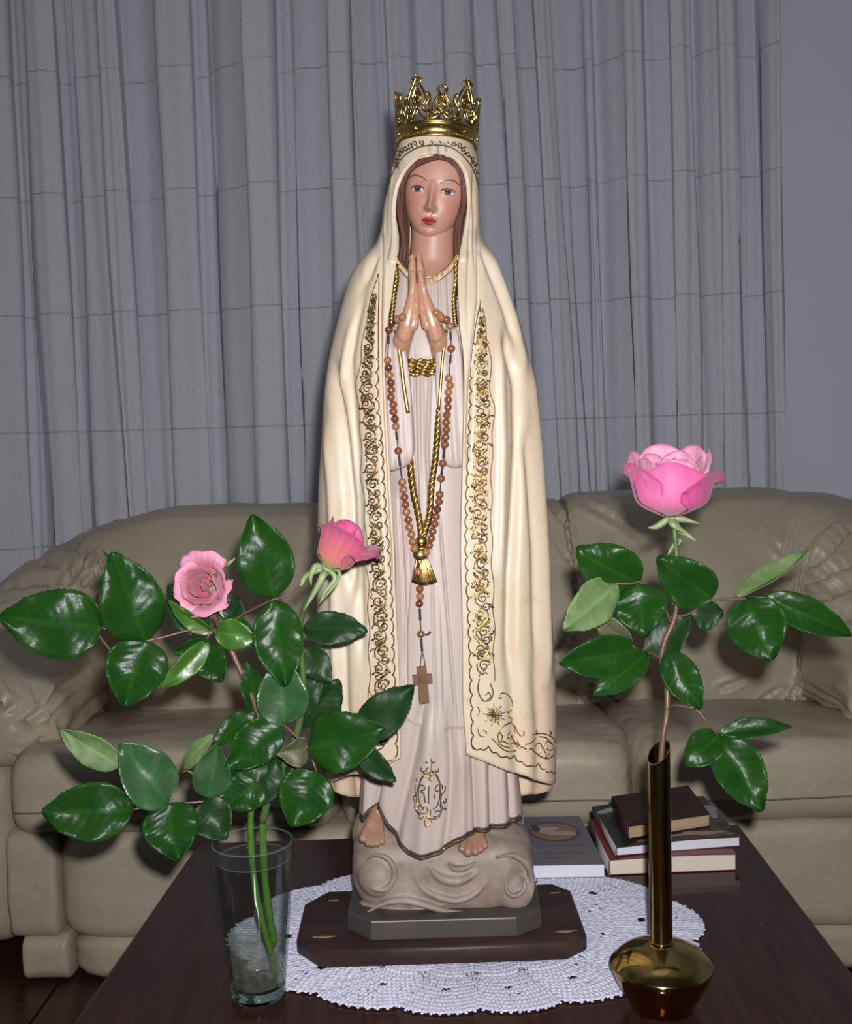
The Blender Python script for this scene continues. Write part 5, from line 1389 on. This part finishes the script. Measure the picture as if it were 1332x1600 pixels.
# ================================================================== GLASS VASE
def glass_mat(name, tint, edge, ior=1.45, base=0.0, rough=0.02):
    m = bpy.data.materials.new(name); m.use_nodes = True; N = m.node_tree.nodes; L = m.node_tree.links
    for n in list(N): N.remove(n)
    out = N.new('ShaderNodeOutputMaterial'); tr = N.new('ShaderNodeBsdfTransparent'); gl = N.new('ShaderNodeBsdfGlossy'); gl.inputs['Roughness'].default_value = rough
    lw = N.new('ShaderNodeLayerWeight'); lw.inputs['Blend'].default_value = 0.35
    mc = N.new('ShaderNodeMix'); mc.data_type = 'RGBA'; mc.inputs['A'].default_value = (*tint, 1); mc.inputs['B'].default_value = (*edge, 1)
    lw2 = N.new('ShaderNodeLayerWeight'); lw2.inputs['Blend'].default_value = 0.5
    pw = N.new('ShaderNodeMath'); pw.operation = 'POWER'; L.new(lw.outputs['Facing'], pw.inputs[0]); pw.inputs[1].default_value = 2.0
    L.new(pw.outputs[0], mc.inputs['Factor']); L.new(mc.outputs['Result'], tr.inputs['Color'])
    fr = N.new('ShaderNodeMath'); fr.operation = 'POWER'; L.new(lw2.outputs['Facing'], fr.inputs[0]); fr.inputs[1].default_value = 4.0
    ad = N.new('ShaderNodeMath'); ad.operation = 'MULTIPLY_ADD'; ad.inputs[1].default_value = 0.45; ad.inputs[2].default_value = 0.035; ad.use_clamp = True; L.new(fr.outputs[0], ad.inputs[0])
    mx = N.new('ShaderNodeMixShader'); L.new(ad.outputs[0], mx.inputs['Fac']); L.new(tr.outputs[0], mx.inputs[1]); L.new(gl.outputs[0], mx.inputs[2])
    L.new(mx.outputs[0], out.inputs['Surface']); return m
M['glass'] = glass_mat('clear_glass', (0.955, 0.97, 0.96), (0.66, 0.76, 0.72), 1.45)
M['water'] = glass_mat('water', (0.97, 0.98, 0.975), (0.84, 0.89, 0.87), 1.2)
M['base_reflection'] = mat('speckled_reflection', (0.20, 0.175, 0.135), 0.4, mottle=[(140, (0.30, 0.28, 0.23), .5, .62), (60, (0.10, 0.085, 0.06), .5, .65)])  # colours imitate the brown speckled reflection low in the glass
M['base_reflection'].node_tree.nodes['Principled BSDF'].inputs['Alpha'].default_value = 0.30
gb = bpy.data.materials.new('green_glass_base'); gb.use_nodes = True
P_ = gb.node_tree.nodes['Principled BSDF']; P_.inputs['Base Color'].default_value = (0.55, 0.80, 0.70, 1); P_.inputs['Roughness'].default_value = 0.03; P_.inputs['Transmission Weight'].default_value = 1.0; P_.inputs['IOR'].default_value = 1.5
gc = WZ(403, 1558, 0.4506); gc.y = 1.139
vase1 = empty('glass_vase', gc, 'clear faceted glass tumbler vase with two rose stems in water', 'vase')
oprof = [(.0285, .004), (.0296, .008), (.0304, .016), (.0325, .040), (.0352, .070), (.0380, .100), (.0408, .130), (.0428, .152), (.0437, .168), (.0438, .1715)]
def gR(th, z, off):
    r = ismooth([(b, a) for a, b in oprof], z) - off
    k = PI / 5; m_ = ((th % k) - k / 2); fac = cos(k / 2) / cos(m_)
    return r * lerp(fac * 1.02, 1.0, sstep(.085, .125, z))
gm = MB()
gm.grid(lambda u, v: gc + Vector((gR(u*2*PI, lerp(.004, .1715, v), 0) * cos(u*2*PI), gR(u*2*PI, lerp(.004, .1715, v), 0) * sin(u*2*PI), lerp(.004, .1715, v))), 100, 50, closeu=True)
gm.grid(lambda u, v: gc + Vector(((gR(u*2*PI, .1715, 0) - .0024 * v) * cos(u*2*PI), (gR(u*2*PI, .1715, 0) - .0024 * v) * sin(u*2*PI), .1715 + .0009 * sin(PI * v))), 100, 5, closeu=True)
gm.grid(lambda u, v: gc + Vector((gR(u*2*PI, lerp(.1715, .016, v), .0024) * cos(u*2*PI), gR(u*2*PI, lerp(.1715, .016, v), .0024) * sin(u*2*PI), lerp(.1715, .016, v))), 100, 50, closeu=True)
gm.build('glass_wall', M['glass'], vase1)
MB().lathe([(0, .0002), (.0268, .0002), (.0285, .0016), (.0292, .005), (.0296, .011), (.0290, .0145), (.0270, .0150), (0, .0135)], gc, 80).build('glass_base', gb, vase1)
rm = mat('glass_edge', (0.16, 0.24, 0.21), 0.06, 0, 0.8); rm.node_tree.nodes['Principled BSDF'].inputs['Alpha'].default_value = 0.20
MB().tube([gc + Vector((.0430 * cos(t), .0430 * sin(t), .1716)) for t in np.linspace(0, 2 * PI, 81)], 0.0011, 8, cap=False).build('rim', rm, vase1)
MB().tube([gc + Vector((.0400 * cos(t), .0400 * sin(t), .1540)) for t in np.linspace(0, 2 * PI, 81)], 0.0008, 6, cap=False).build('waterline', rm, vase1)
wt = MB()
wt.grid(lambda u, v: gc + Vector((gR(u*2*PI, .1535, .0026) * v * cos(u*2*PI), gR(u*2*PI, .1535, .0026) * v * sin(u*2*PI), .1535 + .0012 * v ** 12)), 80, 12, closeu=True)
wt.grid(lambda u, v: gc + Vector((gR(u*2*PI, lerp(.1545, .0155, v), .0028) * cos(u*2*PI), gR(u*2*PI, lerp(.1545, .0155, v), .0028) * sin(u*2*PI), lerp(.1545, .0155, v))), 80, 30, closeu=True)
wt.build('water', M['water'], vase1)
mk = MB()
def mtop(t): return .062 + .006 * sin(2 * t + 1) + .003 * sin(5 * t)
mk.grid(lambda u, v: gc + Vector((gR(u*2*PI, lerp(.0165, mtop(u*2*PI), v), .0034) * cos(u*2*PI), gR(u*2*PI, lerp(.0165, mtop(u*2*PI), v), .0034) * sin(u*2*PI), lerp(.0165, mtop(u*2*PI), v))), 80, 12, closeu=True)
mk_o = mk.build('reflection_insert', M['base_reflection'], vase1)  # translucent insert added to stand for that reflection

# ================================================================== ROSES
M['leaf_top'] = mat('leaf_upper_side', (0.0095, 0.043, 0.0050), 0.30, 0, 0.11, vcol=True, mottle=[(45, (0.007, 0.034, 0.007), 0.45, 0.7), (300, (0.04, 0.10, 0.02), 0.68, 0.76)], bump=[(90, 0.35, 0.0018), (350, 0.15, 0.0006)])
M['leaf_under'] = mat('leaf_underside', (0.085, 0.15, 0.05), 0.55, 0, 0.3, vcol=True, mottle=[(60, (0.15, 0.18, 0.085), 0.5, 0.7)], bump=[(120, 0.3, 0.001)])
M['leaf_pale'] = mat('leaf_glaucous', (0.028, 0.072, 0.026), 0.34, 0, 0.5, vcol=True, mottle=[(40, (0.02, 0.085, 0.025), 0.45, 0.65)], bump=[(90, 0.35, 0.0018)])
M['leaf_dark'] = mat('leaf_deep', (0.0075, 0.030, 0.007), 0.42, 0, 0.2, vcol=True, mottle=[(45, (0.016, 0.035, 0.012), 0.45, 0.7)], bump=[(90, 0.3, 0.0015)])
M['leaf_young'] = mat('leaf_young', (0.040, 0.110, 0.015), 0.36, 0, 0.45, vcol=True, mottle=[(60, (0.03, 0.10, 0.015), 0.5, 0.7)], bump=[(120, 0.3, 0.001)])
M['leaf_olive'] = mat('leaf_olive', (0.075, 0.082, 0.040), 0.45, 0, 0.35, vcol=True, mottle=[(60, (0.12, 0.12, 0.07), 0.5, 0.7)])
M['stem'] = mat('rose_stem', (0.055, 0.115, 0.025), 0.38, mottle=[(60, (0.09, 0.06, 0.03), .5, .68)], bump=[(200, .2, .0006)])
M['stem_red'] = mat('rose_stem_red', (0.115, 0.055, 0.035), 0.42, mottle=[(60, (0.06, 0.08, 0.03), .5, .7)])
M['stem_wet'] = mat('rose_stem_wet', (0.060, 0.15, 0.022), 0.25, mottle=[(60, (0.035, 0.10, 0.018), .5, .68)], bump=[(200, .2, .0006)])
M['sepal'] = mat('sepal', (0.20, 0.27, 0.11), 0.5, mottle=[(90, (0.28, 0.31, 0.17), .5, .7)])
M['petal'] = mat('rose_petal', (1, 1, 1), 0.50, 0, 0.3, vcol=True, sss=0.12, sheen=0.15, bump=[(70, .10, .001, (1, 1, .3))])

def leaf(parent, b, t, w, Yb, Yt, kind='top', roll=0.0, fold=0.16, bend=0.10, twist=0.0, shape=0.85, seed=0, curl=0.0, thick=True):
    B, T_ = W(*b, Yb), W(*t, Yt); ax = T_ - B; L_ = ax.length; a = ax.normalized()
    n0 = (CAMP - (B + T_) / 2).normalized(); sd = a.cross(n0).normalized(); nn = sd.cross(a).normalized()
    hw = w * (Yb + Yt) / 2 / F_PX / 2 / max(.35, cos(roll))
    nu, nv = 15, 52; vs, fs, cs = [], [], []
    r_ = random.Random(seed * 13 + int(b[0]))
    ph = r_.uniform(0, 6)
    for j in range(nv):
        q = j / (nv - 1)
        pr = max(0.0, sin(PI * q ** (shape * .94))) ** 0.66
        tipf = 1 - 0.66 * sstep(.78, .97, q) * (1 - q) * 3
        pr *= tipf
        rl = roll + twist * (q - .4)
        s_ = sd * cos(rl) + nn * sin(rl); n_ = nn * cos(rl) - sd * sin(rl)
        saw = ((q * 19) % 1.0)
        for i in range(nu):
            u = i / (nu - 1) * 2 - 1; au = abs(u)
            e = hw * pr * u
            if i in (0, nu - 1): e *= 1 + 0.055 * (saw - .35) * (1 if .04 < q < .97 else 0)
            side_curve = 0.05 * sin(PI * q) * hw
            vein = sin((q * 9 - au * 1.9) * 2 * PI)
            h = fold * abs(e) - bend * L_ * (4 * (q - .45) ** 2 - .3) * .5 + hw * .011 * vein * min(1, au * 3) * (1 - au ** 4) \
                + hw * 0.10 * sin(u * 2.2 + q * 4 + ph) + hw * .05 * sin(q * 8 - u * 3 + ph * 2) - curl * hw * au ** 3 + hw * .05 * sin(q * 17 + u * 2 + ph) * au * au
            vs.append(B + a * (L_ * q + (0.010 * L_ * saw if i in (0, nu-1) else 0)) + s_ * (e + side_curve * sin(ph)) + n_ * h)
            c = 1.0
            if au < .07: c = 1.5
            elif au > .96: c = 1.5
            else:
                c += 0.16 * max(0, math.cos((q * 9 - au * 1.9) * 2 * PI)) ** 10
            rr_ = 1.0 + .8 * (c - 1)
            cs.append((rr_, c * .95, rr_ * .9))
    for j in range(nv - 1):
        for i in range(nu - 1):
            k = j*nu+i; fs.append((k, k+1, k+nu+1, k+nu))
    o = MB().add(vs, fs, cs).build('leaf', M['leaf_' + kind], parent)
    if thick:
        so = o.modifiers.new('t', 'SOLIDIFY'); so.thickness = 0.00035
    return o
def stem(parent, pts, r0, r1, m='stem', name='stem', n=40, thorns=0):
    P3 = spline([W(x, y, Y) for x, y, Y in pts], n); mb = MB()
    mb.tube(P3, lambda t: lerp(r0, r1, t) * (1 + .06 * sin(t * 23)), 9)
    mb.ball(P3[0], r0, 8)
    rn = random.Random(len(pts) * 7 + int(pts[0][0]))
    for k in range(thorns):
        i = rn.randint(3, n - 4); d = (P3[i+1] - P3[i-1]).normalized(); a = rn.uniform(0, 6.28); s_ = Vector((cos(a), sin(a), .2)).normalized()
        mb.tube([P3[i], P3[i] + s_ * 0.004, P3[i] + s_ * 0.0062 - d * .0016], lambda t: .0018 * (1 - t) + .0002, 6)
    return mb.build(name, M[m], parent)

def petal(parent, c, Q, phi, wid, h, prof, tip=0.0, ruffle=0.0, curl=0.0, lean=0.0, colr=None, nu=20, nv=22, pt=0.25):
    """prof(v) -> radius; Q turns local z to the flower axis"""
    lo, mid, hi, edge = colr
    vs, cs = [], []
    for j in range(nv):
        v = j / (nv - 1)
        ww = wid * (0.35 + 0.65 * sstep(0, .45, v)) * (1 - .10 * sstep(.8, 1, v))
        for i in range(nu):
            u = i / (nu - 1) * 2 - 1; au = abs(u)
            vv = v * (1 - pt * au ** 2.2 * v)                       # rounded top
            vv = vv * (1 + tip * gauss(u, .28) * v)
            r = prof(vv) + curl * (v ** 5) * (1 + .4 * au) + lean * v + ruffle * sin(u * 7 + phi * 3) * v ** 3
            r += 0.0016 * au ** 2 * v
            z = h * vv - curl * .55 * (v ** 6)
            a = phi + u * ww
            p = Vector((r * cos(a), r * sin(a), z)); vs.append(Vector(c) + Q @ p)
            k = lo.lerp(mid, sstep(0, .35, v)).lerp(hi, sstep(.45, .95, v)); k = k.lerp(edge, max(sstep(.93, 1, v), sstep(.93, 1, au)) * .8)
            k = k * (1 + .08 * sin(u * 21 + v * 3))
            cs.append(tuple(k))
    fs = [(j*nu+i, j*nu+i+1, (j+1)*nu+i+1, (j+1)*nu+i) for j in range(nv-1) for i in range(nu-1)]
    o = MB().add(vs, fs, cs).build('petal', M['petal'], parent)
    so = o.modifiers.new('t', 'SOLIDIFY'); so.thickness = 0.0006
    return o
def axisq(d, spin=0): return (Vector((0, 0, 1)).rotation_difference(Vector(d).normalized()) @ Matrix.Rotation(spin, 3, 'Z').to_quaternion()).to_matrix()
def cup(r0, rb, rt, vb=.45):
    return lambda v: ismooth([(0, r0), (vb * .45, lerp(r0, rb, .78)), (vb, rb), (1.15, rt)], v)
def sepal(parent, base, pts, w, n=12):
    P3 = spline([Vector(base)] + [Vector(p) for p in pts], n); vs = []
    d0 = (CAMP - P3[0]).normalized()
    for k, p in enumerate(P3):
        t = k / (n - 1); d = (P3[min(n-1, k+1)] - P3[max(0, k-1)]).normalized(); s_ = d.cross(d0).normalized()
        hw = .72 * w * (sin(PI * (0.22 + .78 * t)) ** .9) * (1 - .3 * t) + .0002
        vs += [p - s_ * hw, p + d0 * (.35 * hw), p + s_ * hw]
    fs = [(k*3+i, k*3+i+1, k*3+i+4, k*3+i+3) for k in range(n-1) for i in range(2)]
    o = MB().add(vs, fs).build('sepal', M['sepal'], parent); so = o.modifiers.new('t', 'SOLIDIFY'); so.thickness = .0007
    return o
V3 = lambda *a: Vector(a)
# --- the rose in the brass vase
RY = 1.115
rc = W(1050, 806, RY)
rose3 = empty('rose', Vector((bc.x, bc.y, 0.62)), 'large open pink rose with many leaves standing in the brass bud vase', 'rose', 'cut pink roses')
PK = (V3(.58, .26, .30), V3(.58, .125, .27), V3(.56, .10, .26), V3(.42, .045, .17))
PKi = (V3(.56, .18, .28), V3(.58, .21, .32), V3(.60, .28, .38), V3(.48, .09, .21))
Q3 = axisq((-0.05, -0.075, 1))
D = math.radians
core_c = rc
for k in range(4): petal(rose3, core_c, Q3, D(80 * k + 20), 1.5, .060 - .002 * k, cup(.004, .009 + .003 * k, .006 + .003 * k), colr=PKi, ruffle=.0006)
for k in range(5): petal(rose3, core_c, Q3, D(72 * k + 55), 1.0, .066 - .0012 * k, cup(.006, .024 + .0012 * k, .023 + .002 * k), colr=PKi, ruffle=.0012, curl=.002)
for ph, w_, h_, rb, rt, cu, le, pt in ((95, .85, .0735, .033, .031, .003, 0, .2), (35, .80, .0715, .034, .033, .004, 0, .25), (150, .78, .0705, .034, .034, .005, 0, .25), (-5, .7, .069, .034, .035, .005, .001, .3), (195, .6, .065, .035, .035, .004, .002, .3)):
    petal(rose3, core_c, Q3, D(ph), w_, h_, cup(.008, rb, rt), colr=PKi, ruffle=.001, curl=cu, lean=le, pt=pt)
petal(rose3, core_c, Q3, D(-100), 1.05, .059, cup(.010, .0385, .036), colr=PK, ruffle=.0008, curl=.0035, tip=.05, pt=.30)
petal(rose3, core_c, Q3, D(-158), .80, .062, cup(.010, .037, .038), colr=PK, ruffle=.0012, curl=.005, pt=.25, lean=.002)
petal(rose3, core_c, Q3, D(-42), .80, .051, cup(.010, .039, .042), colr=(V3(.50, .12, .24), V3(.50, .075, .22), V3(.50, .065, .20), V3(.40, .04, .15)), ruffle=.001, curl=.007, pt=.34, lean=.003)
MB().lathe([(.0015, -.010), (.0042, -.008), (.0058, -.003), (.0072, .0015), (.006, .004)], (rc), 16, axis=Q3 @ Vector((0, 0, 1))).build('hip', M['sepal'], rose3)
for pts in (([W(1028,822,RY-.004), W(1012,825,RY-.006)]), ([W(1052,820,RY-.012), W(1068,832,RY-.012)]), ([W(1070,812,RY-.004), W(1094,818,RY-.004)]), ([W(1060,826,RY+.004), W(1078,838,RY+.006), W(1088,846,RY)])):
    sepal(rose3, rc + Vector(((pts[0].x - rc.x) * .25, -.004, -.002)), pts, .0050)
stem(rose3, [(1031,1300,1.104), (1033,1200,1.106), (1037,1150,1.108), (1043,1110,1.112), (1042,1060,1.118), (1034,1030,1.116), (1040,1000,1.116), (1056,960,1.116), (1058,900,1.115), (1057,850,1.115), (1052,812,RY)], .0032, .0026, 'stem_red', n=60, thorns=3)
stem(rose3, [(1058,905,1.1145), (1058,870,1.114), (1055,835,1.114), (1052,810,RY-.001)], .0027, .0029, 'stem', n=16)
for x, y in ((1048,868),(1064,852)): sepal(rose3, W(1057,845,RY), [W(x, y-8, RY-.005), W(x-4, y, RY-.006)], .0022)
for pts in ([(1043,1112,1.122),(1052,1102,1.112),(1068,1104,1.104),(1088,1108,1.10),(1105,1128,1.095),(1124,1150,1.095)], [(1034,1030,1.116),(1020,1022,1.11),(1000,1018,1.10)], [(1000,1018,1.10),(985,1005,1.11)], [(1056,962,1.116),(1075,960,1.11),(1110,938,1.10)], [(1110,938,1.10),(1150,936,1.10),(1165,935,1.10),(1198,934,1.10)], [(1050,975,1.116),(1030,930,1.105),(1004,908,1.095)], [(1004,908,1.095),(985,912,1.09),(960,912,1.09)], [(1012,1000,1.11),(1005,1018,1.10)]):
    stem(rose3, pts, .0013, .0011, 'stem_red', 'petiole', 16)
for k, a_ in enumerate([
    ((999,912),(901,858),84,1.095,1.085,'top',.1,.10,.10), ((966,911),(886,984),66,1.088,1.06,'under',.3,-.2,.25), ((987,1006),(928,956),36,1.115,1.12,'olive',.5,.3,.15),
    ((999,912),(1008,993),84,1.092,1.075,'top',-.1,.12,.06), ((1114,937),(1029,872),76,1.10,1.09,'top',.15,.14,.10), ((1080,958),(1131,958),52,1.112,1.105,'dark',-.2,.1,.1),
    ((1012,1024),(1079,962),58,1.122,1.112,'dark',.2,.1,.05), ((999,1018),(876,1036),66,1.105,1.08,'top',.15,.16,.06), ((1012,1020),(929,1086),50,1.10,1.075,'top',-.1,.15,.05),
    ((1042,1018),(1096,1108),56,1.108,1.085,'top',.1,.22,.12), ((1154,934),(1271,860),26,1.10,1.13,'under',.9,.5,-.1), ((1166,934),(1207,1032),92,1.097,1.080,'top',-.05,.10,.10),
    ((1196,932),(1334,992),52,1.098,1.085,'top',.25,.25,.10), ((1122,1147),(1238,1132),32,1.096,1.085,'top',.4,.25,.12), ((1124,1146),(1072,1196),54,1.094,1.078,'top',-.2,.15,.1), ((1126,1150),(1192,1268),78,1.094,1.06,'top',.05,.15,.12)]):
    b, t, w_, Yb, Yt, kd, ro, fo, be = a_
    leaf(rose3, b, t, w_, Yb, Yt, kd, ro, fo, be, seed=k, shape=.78 if k in (0, 3, 4, 11) else .85)

# --- the two roses in the glass
A1 = 1.085
rose1 = empty('rose', Vector((gc.x, gc.y, 0.60)), 'pink rose with its open heart turned to the viewer, in the glass vase', 'rose', 'cut pink roses')
rose2 = empty('rose', Vector((gc.x + .004, gc.y, 0.60)), 'half-open pink rose bud with drooping sepals, in the glass vase', 'rose', 'cut pink roses')
r1c = W(327, 918, A1 + .030)
P1 = (V3(.50, .15, .20), V3(.54, .16, .24), V3(.60, .26, .35), V3(.55, .15, .24))
P1c = (V3(.46, .09, .11), V3(.50, .10, .15), V3(.54, .16, .22), V3(.42, .06, .11))
Q1 = axisq((-0.10, -1, 0.22))
for k in range(4): petal(rose1, r1c, Q1, D(75 * k), 1.5, .036, cup(.002, .0045 + .0024 * k, .0035 + .0024 * k), colr=P1c, ruffle=.0004)
for k in range(5): petal(rose1, r1c, Q1, D(72 * k + 30), .95, .0365 - .0006 * k, cup(.004, .0145 + .0008 * k, .0150 + .001 * k), colr=P1c if k % 2 else P1, ruffle=.0008, curl=.0014)
for ph, w_, h_, rt, cu, le in ((-80, .75, .030, .026, .006, .001), (150, .8, .031, .024, .005, .0), (80, .75, .032, .027, .006, .004), (20, .75, .030, .023, .004, 0), (-150, .65, .028, .024, .006, .0), (-25, .6, .026, .024, .006, 0), (110, .5, .027, .028, .006, .003)):
    petal(rose1, r1c, Q1, D(ph), w_, h_, cup(.008, .0205, rt), colr=P1, ruffle=.0010, curl=cu, lean=le, pt=.32)
MB().lathe([(.002, -.013), (.005, -.010), (.0060, -.006), (.001, -.003)], r1c, 16, axis=Q1 @ Vector((0, 0, 1))).build('hip', M['sepal'], rose1)
sepal(rose1, W(350, 885, A1 + .02), [W(358, 880, A1 + .012), W(368, 872, A1 + .01)], .003); sepal(rose1, W(340, 945, A1 + .02), [W(346, 958, A1 + .02), W(350, 966, A1 + .02)], .003)
r2c = W(512, 886, 1.075)
Q2 = axisq((0.50, -0.10, 0.80), 0)
P2 = (V3(.42, .36, .05), V3(.44, .11, .12), V3(.42, .075, .17), V3(.28, .03, .09))
P2b = (V3(.46, .36, .08), V3(.52, .12, .14), V3(.50, .08, .19), V3(.36, .03, .12))
for k in range(3): petal(rose2, r2c, Q2, D(110 * k), 1.4, .050, cup(.004, .010 + .003 * k, .006 + .003 * k), colr=P2b)
for ph, w_, h_, rb, rt, cu, le in ((90, .9, .050, .019, .020, .004, 0), (180, .9, .049, .0195, .017, .003, 0), (0, .85, .050, .020, .027, .010, .002), (-90, 1.15, .052, .021, .024, .006, .001), (-20, .8, .047, .0205, .028, .012, .003)):
    petal(rose2, r2c, Q2, D(ph), w_, h_, cup(.006, rb, rt, .4), colr=P2, ruffle=.001, curl=cu, lean=le, pt=.25)
MB().lathe([(.0015, -.014), (.0035, -.010), (.0060, -.003), (.0075, .002), (.006, .005)], r2c, 16, axis=Q2 @ Vector((0, 0, 1))).build('hip', M['sepal'], rose2)
for pts, w_ in (([W(505,900,1.06), W(492,925,1.06), W(474,956,1.062)], .0050), ([W(494,884,1.075), W(486,900,1.075), W(487,915,1.075)], .0045), ([W(524,905,1.07), W(508,925,1.07), W(500,942,1.07)], .0040), ([W(530,893,1.062), W(528,908,1.062), W(512,928,1.062), W(496,946,1.062)], .0024), ([W(478,900,1.08), W(472,912,1.08), W(468,916,1.08)], .004)):
    sepal(rose2, r2c + Vector(((pts[0].x - r2c.x) * .3, -.003, -.002)), pts, w_)
# stems: the part above the rim and the part under water
stem(rose1, [(432,1524,1.135),(424,1490,1.135),(410,1440,1.133),(398,1380,1.128),(393,1330,1.125),(392,1290,1.12),(394,1240,1.115),(400,1180,1.11)], .0038, .0034, 'stem_wet', n=40, thorns=2)
stem(rose1, [(400,1180,1.11),(402,1115,1.108),(385,1070,1.105),(368,1030,1.105),(352,995,1.112),(336,965,1.130),(329,936,1.139)], .0036, .0026, 'stem_red', n=50, thorns=4)
stem(rose2, [(428,1472,1.150),(421,1430,1.148),(414,1370,1.145),(411,1310,1.140),(410,1285,1.135)], .0044, .0040, 'stem_wet', n=40, thorns=3)
stem(rose2, [(410,1285,1.135),(425,1230,1.125),(452,1180,1.12),(470,1120,1.115),(474,1060,1.11),(470,1010,1.105),(472,960,1.09),(490,925,1.08),(507,893,1.076)], .0040, .0024, 'stem', n=50, thorns=3)
for par, pts in ((rose1, [(345,985,1.108),(300,984,1.095),(228,1001,1.08),(185,988,1.075),(158,980,1.07)]), (rose1, [(178,1022,1.085),(160,1000,1.08),(150,985,1.075)]), (rose1, [(352,1000,1.108),(330,985,1.10),(322,1010,1.095)]),
    (rose2, [(345,985,1.105),(380,960,1.10),(428,936,1.085)]), (rose2, [(430,936,1.085),(450,930,1.09),(470,915,1.09)]), (rose1, [(402,1112,1.108),(420,1120,1.10),(443,1132,1.09),(462,1150,1.085),(482,1170,1.08),(495,1207,1.075)]),
    (rose2, [(400,1240,1.115),(360,1240,1.10),(320,1252,1.09),(264,1256,1.08),(236,1258,1.07),(207,1266,1.065)]), (rose2, [(336,1247,1.095),(300,1208,1.095),(285,1205,1.095)]), (rose2, [(425,1228,1.125),(442,1225,1.12),(458,1200,1.12)])):
    stem(par, pts, .0013, .0010, 'stem_red', 'petiole', 20)
LV = [
 (1,(159,980),(-2,962),112,1.068,1.045,'top',.05,.08,.08,.72), (1,(226,1003),(176,864),100,1.075,1.055,'top',-.1,.12,.12,.80), (1,(228,1000),(195,1104),96,1.080,1.065,'top',.1,.15,.12,.72),
 (1,(322,988),(262,914),58,1.125,1.13,'dark',.2,.1,.08,.82), (1,(332,990),(262,940),26,1.10,1.09,'young',.6,.4,.1,.85), (1,(325,1004),(252,1078),36,1.092,1.07,'young',.3,.3,.15,.8), (1,(330,1002),(268,1022),26,1.095,1.085,'top',.5,.3,.1,.8),
 (1,(318,1008),(346,1066),54,1.11,1.105,'top',-.2,.1,.1,.8), (1,(345,985),(320,935),50,1.14,1.14,'dark',0,.1,.1,.8), (1,(350,978),(375,935),52,1.135,1.13,'dark',.2,.1,.1,.8), (2,(338,988),(401,996),48,1.098,1.09,'young',-.3,.2,.15,.8),
 (2,(352,965),(398,1010),40,1.105,1.10,'top',.2,.1,.1,.8),
 (2,(428,935),(395,805),88,1.085,1.070,'top',.05,.12,.10,.85), (2,(429,937),(446,1072),78,1.083,1.065,'top',.05,.14,.06,.85), (2,(474,982),(574,985),54,1.12,1.11,'dark',.2,.15,.08,.85), (2,(472,1012),(516,1066),48,1.13,1.12,'dark',-.2,.12,.08,.8),
 (1,(444,1132),(440,1030),82,1.088,1.078,'pale',0,.14,.04,.78), (1,(405,1113),(386,1034),38,1.108,1.10,'top',-.3,.12,.05,.85), (2,(472,1140),(532,1064),56,1.15,1.15,'dark',-.5,.1,.05,.85), (2,(468,1120),(500,1050),40,1.14,1.14,'dark',.2,.1,.1,.85),
 (1,(480,1170),(598,1140),96,1.075,1.055,'top',.05,.12,.10,.80), (2,(560,1150),(647,1072),66,1.10,1.085,'dark',.1,.10,.06,.82), (2,(555,1165),(618,1222),40,1.10,1.09,'dark',-.3,.12,.1,.85),
 (1,(496,1206),(456,1292),88,1.07,1.05,'top',.05,.12,.08,.75), (1,(439,1133),(354,1200),70,1.09,1.07,'top',.1,.14,.08,.80), (1,(401,1113),(332,1166),42,1.105,1.09,'top',-.2,.14,.06,.85), (1,(482,1170),(437,1178),44,1.082,1.06,'olive',.4,.4,.25,.8),
 (2,(324,1247),(340,1164),60,1.085,1.07,'pale',.1,.16,.06,.82), (2,(286,1200),(331,1148),26,1.10,1.09,'under',.5,.2,.1,.85), (2,(263,1256),(190,1162),86,1.075,1.06,'pale',-.15,.16,.06,.78), (2,(207,1267),(64,1270),92,1.065,1.045,'top',.1,.14,.10,.82),
 (2,(263,1254),(278,1344),88,1.075,1.055,'top',0,.12,.06,.74), (2,(318,1252),(352,1312),68,1.085,1.07,'dark',-.1,.12,.06,.74), (2,(189,1198),(94,1142),46,1.085,1.07,'under',.4,.25,.12,.85),
 (2,(412,1215),(350,1262),66,1.10,1.085,'top',0,.12,.06,.8), (2,(418,1190),(360,1216),50,1.105,1.09,'dark',.2,.12,.06,.8), (1,(430,1190),(400,1262),56,1.115,1.10,'dark',.1,.1,.1,.8), (2,(455,1225),(425,1180),40,1.125,1.12,'dark',.3,.1,.1,.8),
 (1,(176,882),(160,860),7,1.06,1.055,'dark',.4,.2,.1,.9),
]
for k, (wh, b, t, w_, Yb, Yt, kd, ro, fo, be, sh) in enumerate(LV):
    leaf(rose1 if wh == 1 else rose2, b, t, w_, Yb, Yt, kd, ro, fo, be, seed=k + 40, shape=sh)
